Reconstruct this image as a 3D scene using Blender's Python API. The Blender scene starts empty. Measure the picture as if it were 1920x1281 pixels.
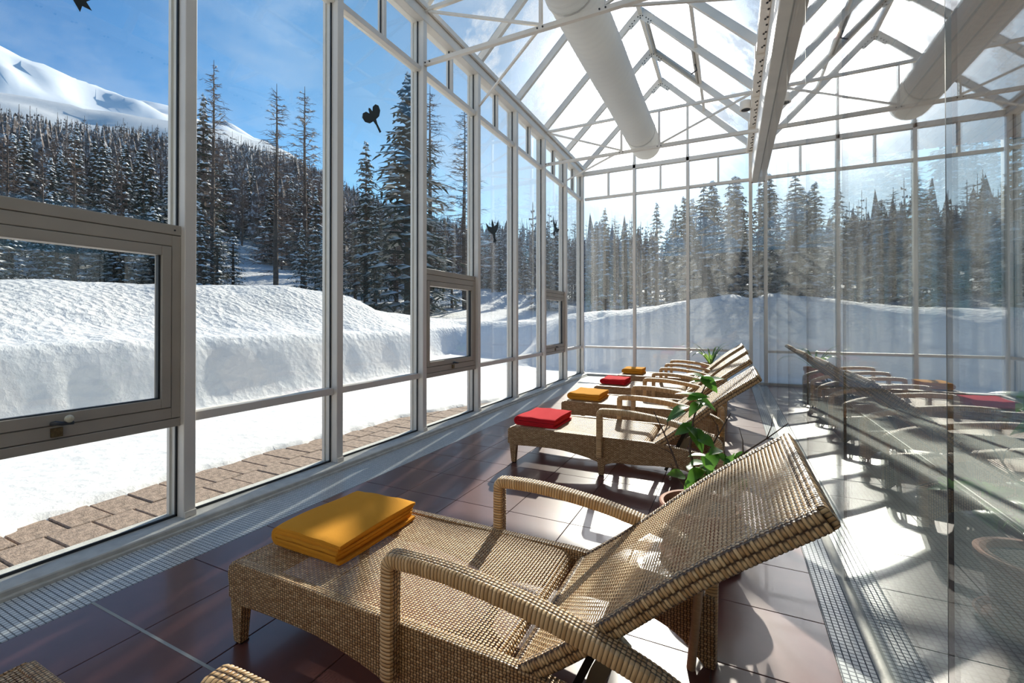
import bpy, bmesh, math, random
import numpy as np
from mathutils import Vector, Matrix
rnd = random.Random(7)
PI = math.pi
sc = bpy.context.scene
COL = sc.collection

# ------------------------------------------------------------------ camera
cam_d = bpy.data.cameras.new('camera'); cam = bpy.data.objects.new('camera', cam_d); COL.objects.link(cam)
cam.location = (0, 0, 1.3425)
cam.rotation_euler = (PI/2 + 0.0058, 0, 0.4618)
cam_d.sensor_width = 36; cam_d.lens = 36*856.25/1920
cam_d.shift_x = 0.0086; cam_d.shift_y = -0.0233
cam_d.clip_start = 0.05; cam_d.clip_end = 3000
sc.camera = cam

# ------------------------------------------------------------------ world, sun, exposure
SUN_AZ, SUN_EL = math.radians(9.8), math.radians(27)      # azimuth measured from +Y towards -X
sdir = Vector((-math.sin(SUN_AZ)*math.cos(SUN_EL), math.cos(SUN_AZ)*math.cos(SUN_EL), math.sin(SUN_EL)))
w = bpy.data.worlds.new('world'); sc.world = w; w.use_nodes = True
nt = w.node_tree; nt.nodes.clear()
o_ = nt.nodes.new('ShaderNodeOutputWorld'); bg = nt.nodes.new('ShaderNodeBackground')
sky = nt.nodes.new('ShaderNodeTexSky'); sky.sky_type = 'NISHITA'; sky.sun_disc = False
sky.sun_elevation = SUN_EL; sky.sun_rotation = -SUN_AZ
sky.altitude = 1500; sky.air_density = 1.0; sky.dust_density = 1.6; sky.ozone_density = 1.6
tc = nt.nodes.new('ShaderNodeTexCoord')
mp = nt.nodes.new('ShaderNodeMapping'); mp.inputs['Scale'].default_value = (1.2, 2.6, 5.0); mp.inputs['Rotation'].default_value = (0.3, 0.2, 0.9)
nz = nt.nodes.new('ShaderNodeTexNoise'); nz.inputs['Scale'].default_value = 1.6; nz.inputs['Detail'].default_value = 9; nz.inputs['Roughness'].default_value = .6
rp = nt.nodes.new('ShaderNodeValToRGB'); rp.color_ramp.elements[0].position = .5; rp.color_ramp.elements[1].position = .9
rp.color_ramp.elements[1].color = (.55, .55, .55, 1)
mx = nt.nodes.new('ShaderNodeMixRGB'); mx.inputs[2].default_value = (.75, .82, .92, 1)
nt.links.new(tc.outputs['Generated'], mp.inputs[0]); nt.links.new(mp.outputs[0], nz.inputs[0])
nt.links.new(nz.outputs[0], rp.inputs[0]); nt.links.new(rp.outputs[0], mx.inputs[0])
# clear deep blue air away from the sun, thin bright haze around it
sdv = nt.nodes.new('ShaderNodeVectorMath'); sdv.operation = 'DOT_PRODUCT'; sdv.inputs[1].default_value = sdir
nt.links.new(tc.outputs['Generated'], sdv.inputs[0])
tr_ = nt.nodes.new('ShaderNodeValToRGB'); STOPS = [(0, (.08, .135, .17)), (.58, (.08, .135, .17)), (.78, (.092, .155, .18)), (.875, (.09, .135, .148)), (.94, (.09, .118, .13)), (.967, (.085, .105, .115)), (.982, (.15, .165, .17)), (.99, (.32, .32, .31)), (1, (1, .98, .95))]
while len(tr_.color_ramp.elements) < len(STOPS): tr_.color_ramp.elements.new(.5)
for e_, (p_, c_) in zip(tr_.color_ramp.elements, STOPS): e_.position = p_; e_.color = (*c_, 1)
nt.links.new(sdv.outputs['Value'], tr_.inputs[0])
tm = nt.nodes.new('ShaderNodeMixRGB'); tm.blend_type = 'MULTIPLY'; tm.inputs[0].default_value = 1
nt.links.new(sky.outputs[0], tm.inputs[1]); nt.links.new(tr_.outputs[0], tm.inputs[2]); nt.links.new(tm.outputs[0], mx.inputs[1]); nt.links.new(mx.outputs[0], bg.inputs[0]); nt.links.new(bg.outputs[0], o_.inputs[0])
bg.inputs[1].default_value = 0.60
sd = bpy.data.lights.new('sun', 'SUN'); sd.energy = 4.5; sd.angle = math.radians(0.6); sd.color = (1, .93, .82)
so = bpy.data.objects.new('sun', sd); COL.objects.link(so); so.rotation_euler = sdir.to_track_quat('Z', 'Y').to_euler()
so.location = (-2, 12, 9)
vs = sc.view_settings; sc.display_settings.display_device = 'sRGB'
vs.view_transform = 'Standard'; vs.look = 'None'; vs.exposure = 0.85; vs.gamma = 1; vs.use_curve_mapping = False
cy = sc.cycles
cy.max_bounces = 9; cy.diffuse_bounces = 4; cy.glossy_bounces = 5; cy.transparent_max_bounces = 40; cy.transmission_bounces = 6
cy.caustics_reflective = False; cy.caustics_refractive = False; cy.use_denoising = True; cy.sample_clamp_indirect = 6

# ------------------------------------------------------------------ materials
M = {}
def N(nt, t, **k):
    n = nt.nodes.new(t)
    for a, b in k.items():
        if a.startswith('i_'): n.inputs[a[2:]].default_value = b
        else: setattr(n, a, b)
    return n
def mth(nt, op, a, b=None, clamp=False):
    n = nt.nodes.new('ShaderNodeMath'); n.operation = op; n.use_clamp = clamp
    for i, v in enumerate((a, b)):
        if v is None: continue
        if isinstance(v, (int, float)): n.inputs[i].default_value = v
        else: nt.links.new(v, n.inputs[i])
    return n.outputs[0]
def ramp(nt, fac, stops):
    n = nt.nodes.new('ShaderNodeValToRGB'); cr = n.color_ramp
    while len(cr.elements) < len(stops): cr.elements.new(.5)
    for e, (p, c) in zip(cr.elements, stops):
        e.position = p; e.color = (*c, 1) if len(c) == 3 else c
    nt.links.new(fac, n.inputs[0]); return n.outputs[0]
def mat(name, col=(.8, .8, .8), rough=.5, metal=0, noise=0, nscale=20, bump=0, bscale=60, spec=.5, coat=0, stretch=(1, 1, 1), subs=0, detail=5):
    m = bpy.data.materials.new(name); m.use_nodes = True; t = m.node_tree; b = t.nodes['Principled BSDF']
    b.inputs['Base Color'].default_value = (*col, 1); b.inputs['Roughness'].default_value = rough; b.inputs['Metallic'].default_value = metal
    b.inputs['Specular IOR Level'].default_value = spec; b.inputs['Coat Weight'].default_value = coat
    c = N(t, 'ShaderNodeTexCoord'); mp = N(t, 'ShaderNodeMapping'); mp.inputs['Scale'].default_value = stretch
    t.links.new(c.outputs['Object'], mp.inputs[0])
    if noise:
        n = N(t, 'ShaderNodeTexNoise', i_Scale=nscale, i_Detail=detail); t.links.new(mp.outputs[0], n.inputs[0])
        lo = tuple(max(0, x*(1-noise)) for x in col); hi = tuple(min(1, x*(1+noise)) for x in col)
        t.links.new(ramp(t, n.outputs[0], [(.3, lo), (.7, hi)]), b.inputs['Base Color'])
    if bump:
        n = N(t, 'ShaderNodeTexNoise', i_Scale=bscale, i_Detail=detail); t.links.new(mp.outputs[0], n.inputs[0])
        bn = N(t, 'ShaderNodeBump'); bn.inputs['Strength'].default_value = 1; bn.inputs['Distance'].default_value = bump
        t.links.new(n.outputs[0], bn.inputs['Height']); t.links.new(bn.outputs[0], b.inputs['Normal'])
    M[name] = m; return m

mat('frame_paint', (.86, .80, .72), .4, noise=.05, nscale=3)
mat('sash_paint', (.46, .41, .34), .45, noise=.06, nscale=4)
mat('gasket', (.02, .025, .03), .5)
mat('bolt_steel', (.05, .05, .05), .5, .5)
mat('tile', (.14, .055, .047), .30, noise=.16, nscale=5, spec=.8, coat=.15)
mat('grout', (.22, .2, .19), .8)
mat('expansion_joint', (.36, .38, .38), .7)
mat('plaster', (.78, .76, .72), .8, noise=.04, nscale=2)
mat('sill', (.62, .61, .56), .6, noise=.12, nscale=14, bump=.002, bscale=80)
mat('brass_old', (.14, .10, .05), .45, .7, noise=.4, nscale=50)
mat('black_plastic', (.03, .035, .045), .35)
mat('ivory_knob', (.72, .68, .52), .35)
mat('sticker', (.012, .02, .02), .6)
mat('duct_band', (.80, .78, .74), .75, noise=.03, nscale=9, bump=.004, bscale=14, stretch=(1, 4, 1))
def duct_mat():
    mat('duct_fabric', (.86, .84, .80), .75, bump=.004, bscale=14, stretch=(1, 4, 1)); m = M['duct_fabric']; t = m.node_tree; b = t.nodes['Principled BSDF']
    tl = N(t, 'ShaderNodeBsdfTranslucent'); tl.inputs[0].default_value = (.9, .88, .84, 1); mix = N(t, 'ShaderNodeMixShader'); mix.inputs[0].default_value = .45
    t.links.new(b.outputs[0], mix.inputs[1]); t.links.new(tl.outputs[0], mix.inputs[2]); t.links.new(mix.outputs[0], t.nodes['Material Output'].inputs[0])
duct_mat()
mat('terracotta', (.52, .22, .13), .65, noise=.1, nscale=20)
mat('soil', (.035, .025, .02), .95, noise=.5, nscale=60, bump=.02, bscale=60)
mat('twig', (.10, .065, .05), .8, noise=.3, nscale=40)
mat('green_stem', (.12, .2, .05), .6)
mat('olive_metal', (.27, .25, .19), .5, .2)
mat('cane_tube', (.52, .34, .19), .28, noise=.12, nscale=30, stretch=(1, 1, 6))
mat('rubber', (.015, .015, .015), .7)
mat('plank', (.44, .20, .10), .6, noise=.2, nscale=6, stretch=(10, .5, 10))
mat('dark_void', (.05, .035, .03), .9)
mat('paver', (.34, .25, .19), .9, noise=.4, nscale=26, bump=.006, bscale=90, detail=8)
mat('pool_curb', (.80, .80, .77), .4, noise=.05)
mat('bark', (.10, .07, .055), .95, noise=.35, nscale=6, bump=.02, bscale=8)
mat('larch_twigs', (.17, .11, .085), .95, noise=.3, nscale=2)
mat('needles', (.022, .042, .030), .9, noise=.5, nscale=1.5)
mat('tree_snow', (.90, .90, .90), .8)
mat('hall_column', (.55, .52, .45), .5)

def snow_mat():
    m = bpy.data.materials.new('snow'); m.use_nodes = True; t = m.node_tree; b = t.nodes['Principled BSDF']
    b.inputs['Roughness'].default_value = .75; b.inputs['Specular IOR Level'].default_value = .3
    c = N(t, 'ShaderNodeTexCoord')
    n = N(t, 'ShaderNodeTexNoise', i_Scale=.8, i_Detail=8); t.links.new(c.outputs['Object'], n.inputs[0])
    t.links.new(ramp(t, n.outputs[0], [(.3, (.82, .82, .81)), (.65, (.90, .89, .88))]), b.inputs['Base Color'])
    n1 = N(t, 'ShaderNodeTexNoise', i_Scale=7, i_Detail=8, i_Roughness=.65); n2 = N(t, 'ShaderNodeTexVoronoi', i_Scale=9)
    t.links.new(c.outputs['Object'], n1.inputs[0]); t.links.new(c.outputs['Object'], n2.inputs[0])
    s = mth(t, 'ADD', n1.outputs[0], mth(t, 'MULTIPLY', n2.outputs['Distance'], .5))
    sx = N(t, 'ShaderNodeSeparateXYZ'); t.links.new(c.outputs['Object'], sx.inputs[0])
    # crumbly old snow high on the bank, wind-packed and smoother on the lane
    k = mth(t, 'MULTIPLY', mth(t, 'SUBTRACT', sx.outputs['Z'], .9), 1.2, True)
    k = mth(t, 'ADD', mth(t, 'MULTIPLY', k, .85), .12)
    bn = N(t, 'ShaderNodeBump'); bn.inputs['Distance'].default_value = .12
    t.links.new(mth(t, 'MULTIPLY', s, k), bn.inputs['Height']); t.links.new(bn.outputs[0], b.inputs['Normal'])
    M['snow'] = m
snow_mat()
def hill_mat():
    m = bpy.data.materials.new('wooded_slope'); m.use_nodes = True; t = m.node_tree; b = t.nodes['Principled BSDF']
    b.inputs['Roughness'].default_value = .9
    c = N(t, 'ShaderNodeTexCoord'); n = N(t, 'ShaderNodeTexNoise', i_Scale=.25, i_Detail=12, i_Roughness=.75)
    t.links.new(c.outputs['Object'], n.inputs[0])
    sx = N(t, 'ShaderNodeSeparateXYZ'); t.links.new(c.outputs['Object'], sx.inputs[0])
    f = mth(t, 'ADD', n.outputs[0], mth(t, 'MULTIPLY', mth(t, 'SUBTRACT', sx.outputs['Z'], 75), .012))
    t.links.new(ramp(t, f, [(.50, (.22, .20, .20)), (.62, (.86, .89, .93))]), b.inputs['Base Color'])
    M['wooded_slope'] = m
hill_mat()
def stuff_forest_mat():
    m = bpy.data.materials.new('far_trees'); m.use_nodes = True; t = m.node_tree; b = t.nodes['Principled BSDF']
    b.inputs['Roughness'].default_value = .9
    c = N(t, 'ShaderNodeTexCoord'); n = N(t, 'ShaderNodeTexNoise', i_Scale=2.2, i_Detail=6, i_Roughness=.8)
    t.links.new(c.outputs['Object'], n.inputs[0])
    t.links.new(ramp(t, n.outputs[0], [(.35, (.06, .05, .045)), (.52, (.15, .11, .095)), (.60, (.62, .64, .68))]), b.inputs['Base Color'])
    M['far_trees'] = m
stuff_forest_mat()

def mosaic_mat(name, c1, c2, grout, sx_, sy_, rough=.25, line=.10):
    m = bpy.data.materials.new(name); m.use_nodes = True; t = m.node_tree; b = t.nodes['Principled BSDF']
    c = N(t, 'ShaderNodeTexCoord'); s = N(t, 'ShaderNodeSeparateXYZ'); t.links.new(c.outputs['Object'], s.inputs[0])
    def g(o, sz):
        f = mth(t, 'FRACT', mth(t, 'DIVIDE', o, sz)); return mth(t, 'MINIMUM', f, mth(t, 'SUBTRACT', 1, f))
    e = mth(t, 'MINIMUM', g(s.outputs[0], sx_), g(s.outputs[1], sy_))
    k = mth(t, 'GREATER_THAN', e, line)
    wn = N(t, 'ShaderNodeTexWhiteNoise'); cb = N(t, 'ShaderNodeCombineXYZ')
    t.links.new(mth(t, 'FLOOR', mth(t, 'DIVIDE', s.outputs[0], sx_)), cb.inputs[0]); t.links.new(mth(t, 'FLOOR', mth(t, 'DIVIDE', s.outputs[1], sy_)), cb.inputs[1])
    t.links.new(cb.outputs[0], wn.inputs[0])
    cc = ramp(t, wn.outputs[0], [(0, c1), (1, c2)])
    mx = N(t, 'ShaderNodeMixRGB'); t.links.new(k, mx.inputs[0]); mx.inputs[1].default_value = (*grout, 1); t.links.new(cc, mx.inputs[2])
    t.links.new(mx.outputs[0], b.inputs['Base Color'])
    t.links.new(mth(t, 'SUBTRACT', .8, mth(t, 'MULTIPLY', k, .8-rough)), b.inputs['Roughness'])
    bn = N(t, 'ShaderNodeBump'); bn.inputs['Distance'].default_value = .0015; t.links.new(k, bn.inputs['Height']); t.links.new(bn.outputs[0], b.inputs['Normal'])
    M[name] = m
mosaic_mat('mosaic', (.66, .70, .71), (.76, .79, .79), (.17, .19, .21), .0235, .0235)
mosaic_mat('hall_mosaic', (.74, .77, .74), (.84, .86, .83), (.42, .45, .44), .03, .03, .2)

def weave_mat(name, su, sv, holes=0., c1=(.56, .32, .135), c2=(.88, .62, .33)):
    """plain basket weave laid out on the UV map (metres); recesses between strands are darkened in the colour, open only where holes is set"""
    m = bpy.data.materials.new(name); m.use_nodes = True; t = m.node_tree; b = t.nodes['Principled BSDF']
    uv = N(t, 'ShaderNodeUVMap'); s = N(t, 'ShaderNodeSeparateXYZ'); t.links.new(uv.outputs[0], s.inputs[0])
    U = mth(t, 'DIVIDE', s.outputs[0], su); V = mth(t, 'DIVIDE', s.outputs[1], sv)
    fu = mth(t, 'FLOOR', U); fv = mth(t, 'FLOOR', V)
    chk = mth(t, 'MODULO', mth(t, 'ABSOLUTE', mth(t, 'ADD', fu, fv)), 2)
    a = mth(t, 'ABSOLUTE', mth(t, 'SINE', mth(t, 'MULTIPLY', U, PI))); c = mth(t, 'ABSOLUTE', mth(t, 'SINE', mth(t, 'MULTIPLY', V, PI)))
    over = mth(t, 'MULTIPLY', mth(t, 'POWER', a, .55), mth(t, 'POWER', c, .5))
    under = mth(t, 'MULTIPLY', mth(t, 'POWER', a, .9), mth(t, 'MULTIPLY', mth(t, 'POWER', c, .35), .55))
    mxh = N(t, 'ShaderNodeMix'); mxh.data_type = 'FLOAT'; t.links.new(chk, mxh.inputs[0]); t.links.new(over, mxh.inputs[2]); t.links.new(under, mxh.inputs[3])
    H = mxh.outputs[0]
    cb = N(t, 'ShaderNodeCombineXYZ'); t.links.new(mth(t, 'FLOOR', mth(t, 'MULTIPLY', U, .5)), cb.inputs[0]); t.links.new(fv, cb.inputs[1])
    wn = N(t, 'ShaderNodeTexWhiteNoise'); t.links.new(cb.outputs[0], wn.inputs[0])
    cc = ramp(t, wn.outputs[0], [(0, c1), (.6, tuple((x+y)/2 for x, y in zip(c1, c2))), (1, c2)])
    g = ramp(t, H, [(.15, (.10, .07, .05)), (.55, (1, 1, 1))])      # shaded depth of the gaps between strands, put into the colour
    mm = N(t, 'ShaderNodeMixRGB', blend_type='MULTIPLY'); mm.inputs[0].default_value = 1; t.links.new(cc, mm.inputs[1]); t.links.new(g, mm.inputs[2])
    t.links.new(mm.outputs[0], b.inputs['Base Color']); b.inputs['Roughness'].default_value = .38
    bn = N(t, 'ShaderNodeBump'); bn.inputs['Distance'].default_value = .0045; t.links.new(H, bn.inputs['Height']); t.links.new(bn.outputs[0], b.inputs['Normal'])
    if holes:
        tr = N(t, 'ShaderNodeBsdfTransparent'); mix = N(t, 'ShaderNodeMixShader')
        t.links.new(mth(t, 'LESS_THAN', H, holes), mix.inputs[0]); t.links.new(b.outputs[0], mix.inputs[1]); t.links.new(tr.outputs[0], mix.inputs[2])
        t.links.new(mix.outputs[0], t.nodes['Material Output'].inputs[0])
    M[name] = m
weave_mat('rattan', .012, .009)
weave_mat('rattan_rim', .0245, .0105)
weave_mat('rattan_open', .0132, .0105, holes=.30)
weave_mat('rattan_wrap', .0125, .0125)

def rib_mat(name, period):
    m = bpy.data.materials.new(name); m.use_nodes = True; t = m.node_tree; b = t.nodes['Principled BSDF']
    uv = N(t, 'ShaderNodeUVMap'); s = N(t, 'ShaderNodeSeparateXYZ'); t.links.new(uv.outputs[0], s.inputs[0])
    V = mth(t, 'DIVIDE', s.outputs[1], period); h = mth(t, 'POWER', mth(t, 'ABSOLUTE', mth(t, 'SINE', mth(t, 'MULTIPLY', V, PI))), .6)
    wn = N(t, 'ShaderNodeTexWhiteNoise', noise_dimensions='1D'); t.links.new(mth(t, 'FLOOR', V), wn.inputs['W'])
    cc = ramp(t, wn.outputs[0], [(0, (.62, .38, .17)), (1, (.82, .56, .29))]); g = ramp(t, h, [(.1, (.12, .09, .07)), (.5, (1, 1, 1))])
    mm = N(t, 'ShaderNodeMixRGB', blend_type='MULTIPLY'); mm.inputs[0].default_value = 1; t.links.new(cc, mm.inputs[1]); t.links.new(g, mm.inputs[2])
    t.links.new(mm.outputs[0], b.inputs['Base Color']); b.inputs['Roughness'].default_value = .38
    bn = N(t, 'ShaderNodeBump'); bn.inputs['Distance'].default_value = .003; t.links.new(h, bn.inputs['Height']); t.links.new(bn.outputs[0], b.inputs['Normal'])
    M[name] = m
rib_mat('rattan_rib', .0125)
def towel_mat(name, col):
    m = bpy.data.materials.new(name); m.use_nodes = True; t = m.node_tree; b = t.nodes['Principled BSDF']
    b.inputs['Base Color'].default_value = (*col, 1); b.inputs['Roughness'].default_value = .95; b.inputs['Specular IOR Level'].default_value = .1
    b.inputs['Sheen Weight'].default_value = .35; b.inputs['Sheen Tint'].default_value = (*[min(1, x*1.5+.1) for x in col], 1)
    c = N(t, 'ShaderNodeTexCoord'); n = N(t, 'ShaderNodeTexNoise', i_Scale=350, i_Detail=2); t.links.new(c.outputs['Object'], n.inputs[0])
    bn = N(t, 'ShaderNodeBump'); bn.inputs['Distance'].default_value = .0012; t.links.new(n.outputs[0], bn.inputs['Height']); t.links.new(bn.outputs[0], b.inputs['Normal'])
    M[name] = m
towel_mat('towel_yellow', (.72, .31, .03)); towel_mat('towel_red', (.60, .02, .03))

def leaf_mat(name, c1, c2):
    m = bpy.data.materials.new(name); m.use_nodes = True; t = m.node_tree; b = t.nodes['Principled BSDF']
    c = N(t, 'ShaderNodeTexCoord'); n = N(t, 'ShaderNodeTexNoise', i_Scale=9); t.links.new(c.outputs['Object'], n.inputs[0])
    col = ramp(t, n.outputs[0], [(.35, c1), (.65, c2)])
    t.links.new(col, b.inputs['Base Color']); b.inputs['Roughness'].default_value = .3
    tr = N(t, 'ShaderNodeBsdfTranslucent'); t.links.new(ramp(t, n.outputs[0], [(.3, tuple(min(1, x*2.6) for x in c1)), (.7, tuple(min(1, x*2.4) for x in c2))]), tr.inputs[0])
    mix = N(t, 'ShaderNodeMixShader'); mix.inputs[0].default_value = .42
    t.links.new(b.outputs[0], mix.inputs[1]); t.links.new(tr.outputs[0], mix.inputs[2]); t.links.new(mix.outputs[0], t.nodes['Material Output'].inputs[0])
    M[name] = m
leaf_mat('leaf', (.045, .13, .02), (.12, .26, .04)); leaf_mat('strap_leaf', (.05, .12, .03), (.22, .32, .07))

def glass_mat(name, tint=(.965, .985, .975), f0=.042, dirt=0., dscale=(1, 1, 1), patches=None, dcol=(.85, .88, .9)):
    """each face of the pane reflects by Schlick's law and lets the rest straight through; condensation and frost scatter"""
    m = bpy.data.materials.new(name); m.use_nodes = True; t = m.node_tree; t.nodes.remove(t.nodes['Principled BSDF'])
    g = N(t, 'ShaderNodeNewGeometry'); d = N(t, 'ShaderNodeVectorMath', operation='DOT_PRODUCT')
    t.links.new(g.outputs['Normal'], d.inputs[0]); t.links.new(g.outputs['Incoming'], d.inputs[1])
    cth = mth(t, 'ABSOLUTE', d.outputs['Value']); p = mth(t, 'POWER', mth(t, 'SUBTRACT', 1, cth), 5)
    F = mth(t, 'ADD', mth(t, 'MULTIPLY', p, 1-f0), f0)
    tr = N(t, 'ShaderNodeBsdfTransparent'); tr.inputs[0].default_value = (*tint, 1)
    gl = N(t, 'ShaderNodeBsdfGlossy'); gl.inputs['Roughness'].default_value = 0.0; gl.inputs[0].default_value = (1, 1, 1, 1)
    mix = N(t, 'ShaderNodeMixShader'); t.links.new(F, mix.inputs[0]); t.links.new(tr.outputs[0], mix.inputs[1]); t.links.new(gl.outputs[0], mix.inputs[2])
    out = mix.outputs[0]
    if dirt or patches:
        c = N(t, 'ShaderNodeTexCoord'); mp = N(t, 'ShaderNodeMapping'); mp.inputs['Scale'].default_value = dscale; t.links.new(c.outputs['Object'], mp.inputs[0])
        n = N(t, 'ShaderNodeTexNoise', i_Scale=3.0, i_Detail=7, i_Roughness=.6); t.links.new(mp.outputs[0], n.inputs[0])
        fac = mth(t, 'MULTIPLY', mth(t, 'POWER', n.outputs[0], 2.2), dirt*4)
        if patches:
            n2 = N(t, 'ShaderNodeTexNoise', i_Scale=patches[0], i_Detail=9, i_Roughness=.62); t.links.new(c.outputs['Object'], n2.inputs[0])
            k = mth(t, 'MULTIPLY', mth(t, 'SUBTRACT', n2.outputs[0], patches[1]), 12, True)
            fac = mth(t, 'ADD', fac, mth(t, 'MULTIPLY', k, patches[2]), True)
        df = N(t, 'ShaderNodeBsdfDiffuse'); df.inputs[0].default_value = (*dcol, 1); tl = N(t, 'ShaderNodeBsdfTranslucent'); tl.inputs[0].default_value = (*dcol, 1)
        m2 = N(t, 'ShaderNodeMixShader'); m2.inputs[0].default_value = .7; t.links.new(df.outputs[0], m2.inputs[1]); t.links.new(tl.outputs[0], m2.inputs[2])
        m3 = N(t, 'ShaderNodeMixShader'); t.links.new(fac, m3.inputs[0]); t.links.new(out, m3.inputs[1]); t.links.new(m2.outputs[0], m3.inputs[2]); out = m3.outputs[0]
    t.links.new(out, t.nodes['Material Output'].inputs[0]); M[name] = m
glass_mat('glass_clear', dirt=.006, dscale=(1, 1, .25))
glass_mat('glass_streaky', dirt=.05, dscale=(1.5, 1.5, .12))
glass_mat('glass_roof', dirt=.05, dscale=(1, 1, 1), patches=(1.1, .5, .42))
glass_mat('glass_back', dirt=.045, dscale=(2, 2, .15))
glass_mat('glass_partition', tint=(.92, .95, .94), f0=.17, dirt=.004)
def water_mat():
    m = bpy.data.materials.new('pool_water'); m.use_nodes = True; t = m.node_tree; b = t.nodes['Principled BSDF']
    b.inputs['Base Color'].default_value = (.10, .22, .25, 1); b.inputs['Roughness'].default_value = .05
    c = N(t, 'ShaderNodeTexCoord'); n = N(t, 'ShaderNodeTexNoise', i_Scale=2.5, i_Detail=3); t.links.new(c.outputs['Object'], n.inputs[0])
    bn = N(t, 'ShaderNodeBump'); bn.inputs['Distance'].default_value = .03; t.links.new(n.outputs[0], bn.inputs['Height']); t.links.new(bn.outputs[0], b.inputs['Normal'])
    M['pool_water'] = m
water_mat()

# ------------------------------------------------------------------ mesh helpers
class MB:
    def __init__(s): s.v = []; s.f = []; s.uvs = None; s.mi = None; s.m2 = None
    def add(s, vs, fs):
        k = len(s.v); s.v += [tuple(x) for x in vs]; s.f += [tuple(i+k for i in f) for f in fs]; return s
    def box(s, x0, x1, y0, y1, z0, z1):
        return s.add([(x0,y0,z0),(x1,y0,z0),(x1,y1,z0),(x0,y1,z0),(x0,y0,z1),(x1,y0,z1),(x1,y1,z1),(x0,y1,z1)],
                     [(3,2,1,0),(4,5,6,7),(0,1,5,4),(1,2,6,5),(2,3,7,6),(3,0,4,7)])
    def bar(s, a, b, w, h=None, up=(0, 0, 1)):
        h = h or w; a = Vector(a); b = Vector(b); d = (b-a).normalized(); up = Vector(up)
        r = d.cross(up); r = r.normalized() if r.length > 1e-4 else Vector((1, 0, 0)); u = r.cross(d)
        vs = [p + r*i*w/2 + u*j*h/2 for p in (a, b) for i, j in ((-1,-1),(1,-1),(1,1),(-1,1))]
        return s.add(vs, [(3,2,1,0),(4,5,6,7),(0,1,5,4),(1,2,6,5),(2,3,7,6),(3,0,4,7)])
    def tube(s, pts, rad, n=6, cap=True):
        pts = [Vector(p) for p in pts]; rs = rad if isinstance(rad, (list, tuple)) else [rad]*len(pts); k = len(s.v); prev = None
        for i, p in enumerate(pts):
            d = (pts[min(i+1, len(pts)-1)] - pts[max(i-1, 0)]).normalized()
            if prev is None: r = d.cross(Vector((0, 0, 1))); r = r.normalized() if r.length > 1e-3 else Vector((1, 0, 0))
            else: r = (prev - d*prev.dot(d)).normalized()
            prev = r; u = r.cross(d)
            s.v += [tuple(p + (r*math.cos(2*PI*j/n) + u*math.sin(2*PI*j/n))*rs[i]) for j in range(n)]
        for i in range(len(pts)-1):
            for j in range(n): a = k+i*n+j; b = k+i*n+(j+1) % n; s.f.append((a, b, b+n, a+n))
        if cap: s.f.append(tuple(k+j for j in range(n))[::-1]); s.f.append(tuple(k+(len(pts)-1)*n+j for j in range(n)))
        return s
    def cyl(s, a, b, r, n=12): return s.tube([a, b], r, n)
    def lathe(s, prof, c=(0, 0, 0), n=24):
        k = len(s.v); m = len(prof)
        for r, z in prof: s.v += [(c[0]+r*math.cos(2*PI*j/n), c[1]+r*math.sin(2*PI*j/n), c[2]+z) for j in range(n)]
        for i in range(m-1):
            for j in range(n): a = k+i*n+j; b = k+i*n+(j+1) % n; s.f.append((a, b, b+n, a+n))
        s.f.append(tuple(k+j for j in range(n))[::-1]); s.f.append(tuple(k+(m-1)*n+j for j in range(n))); return s
    def prism(s, poly, y0, y1):                    # polygon in XZ extruded along Y
        n = len(poly); vs = [(x, y0, z) for x, z in poly] + [(x, y1, z) for x, z in poly]
        return s.add(vs, [tuple(range(n)), tuple(range(2*n-1, n-1, -1))] + [(i, i+n, (i+1) % n+n, (i+1) % n) for i in range(n)])
    def build(s, name, m, parent=None, bevel=0, smooth=False, seg=2, uv=True):
        me = bpy.data.meshes.new(name); me.from_pydata(s.v, [], s.f); me.update()
        if s.uvs:
            l = me.uv_layers.new(name='UVMap'); fl_ = [c for f in s.uvs for c in f]
            l.data.foreach_set('uv', [q for c in fl_ for q in c]); me.polygons.foreach_set('material_index', s.mi); uv = False
        bm = bmesh.new(); bm.from_mesh(me)
        bmesh.ops.recalc_face_normals(bm, faces=bm.faces)
        if bevel: bmesh.ops.bevel(bm, geom=[e for e in bm.edges if e.is_manifold and e.calc_face_angle(0) > .5], offset=bevel, segments=seg, profile=.5, affect='EDGES', clamp_overlap=True)
        if uv:
            l = bm.loops.layers.uv.new('UVMap')
            for f in bm.faces:
                n = f.normal; ax = max(range(3), key=lambda i: abs(n[i]))
                for lp in f.loops:
                    c = lp.vert.co; lp[l].uv = (c.y, c.z) if ax == 0 else (c.x, c.z) if ax == 1 else (c.x, c.y)
        if smooth:
            for f in bm.faces: f.smooth = True
        bm.to_mesh(me); bm.free()
        me.materials.append(M[m] if isinstance(m, str) else m)
        if s.m2: me.materials.append(M[s.m2])
        if smooth: me.set_sharp_from_angle(angle=math.radians(38))
        o = bpy.data.objects.new(name, me); COL.objects.link(o)
        if parent: o.parent = parent
        if name in ('bolts', 'gasket', 'twigs'): o['kind'] = 'stuff'
        return o
def empty(name, loc=(0, 0, 0), rz=0):
    o = bpy.data.objects.new(name, None); o.location = loc; o.rotation_euler = (0, 0, rz); o.empty_display_size = .1; COL.objects.link(o); return o
def tag(o, label=None, cat=None, group=None, kind=None):
    if label: o['label'] = label
    if cat: o['category'] = cat
    if group: o['group'] = group
    if kind: o['kind'] = kind
    return o
def copy_tree(o, parent=None):
    c = o.copy(); COL.objects.link(c); c.parent = parent
    for ch in list(KIDS.get(o.name, [])) or [x for x in o.children]: copy_tree(ch, c)
    return c
KIDS = {}
def struct(o, label=None): o['kind'] = 'structure'; return tag(o, label) if label else o

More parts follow.
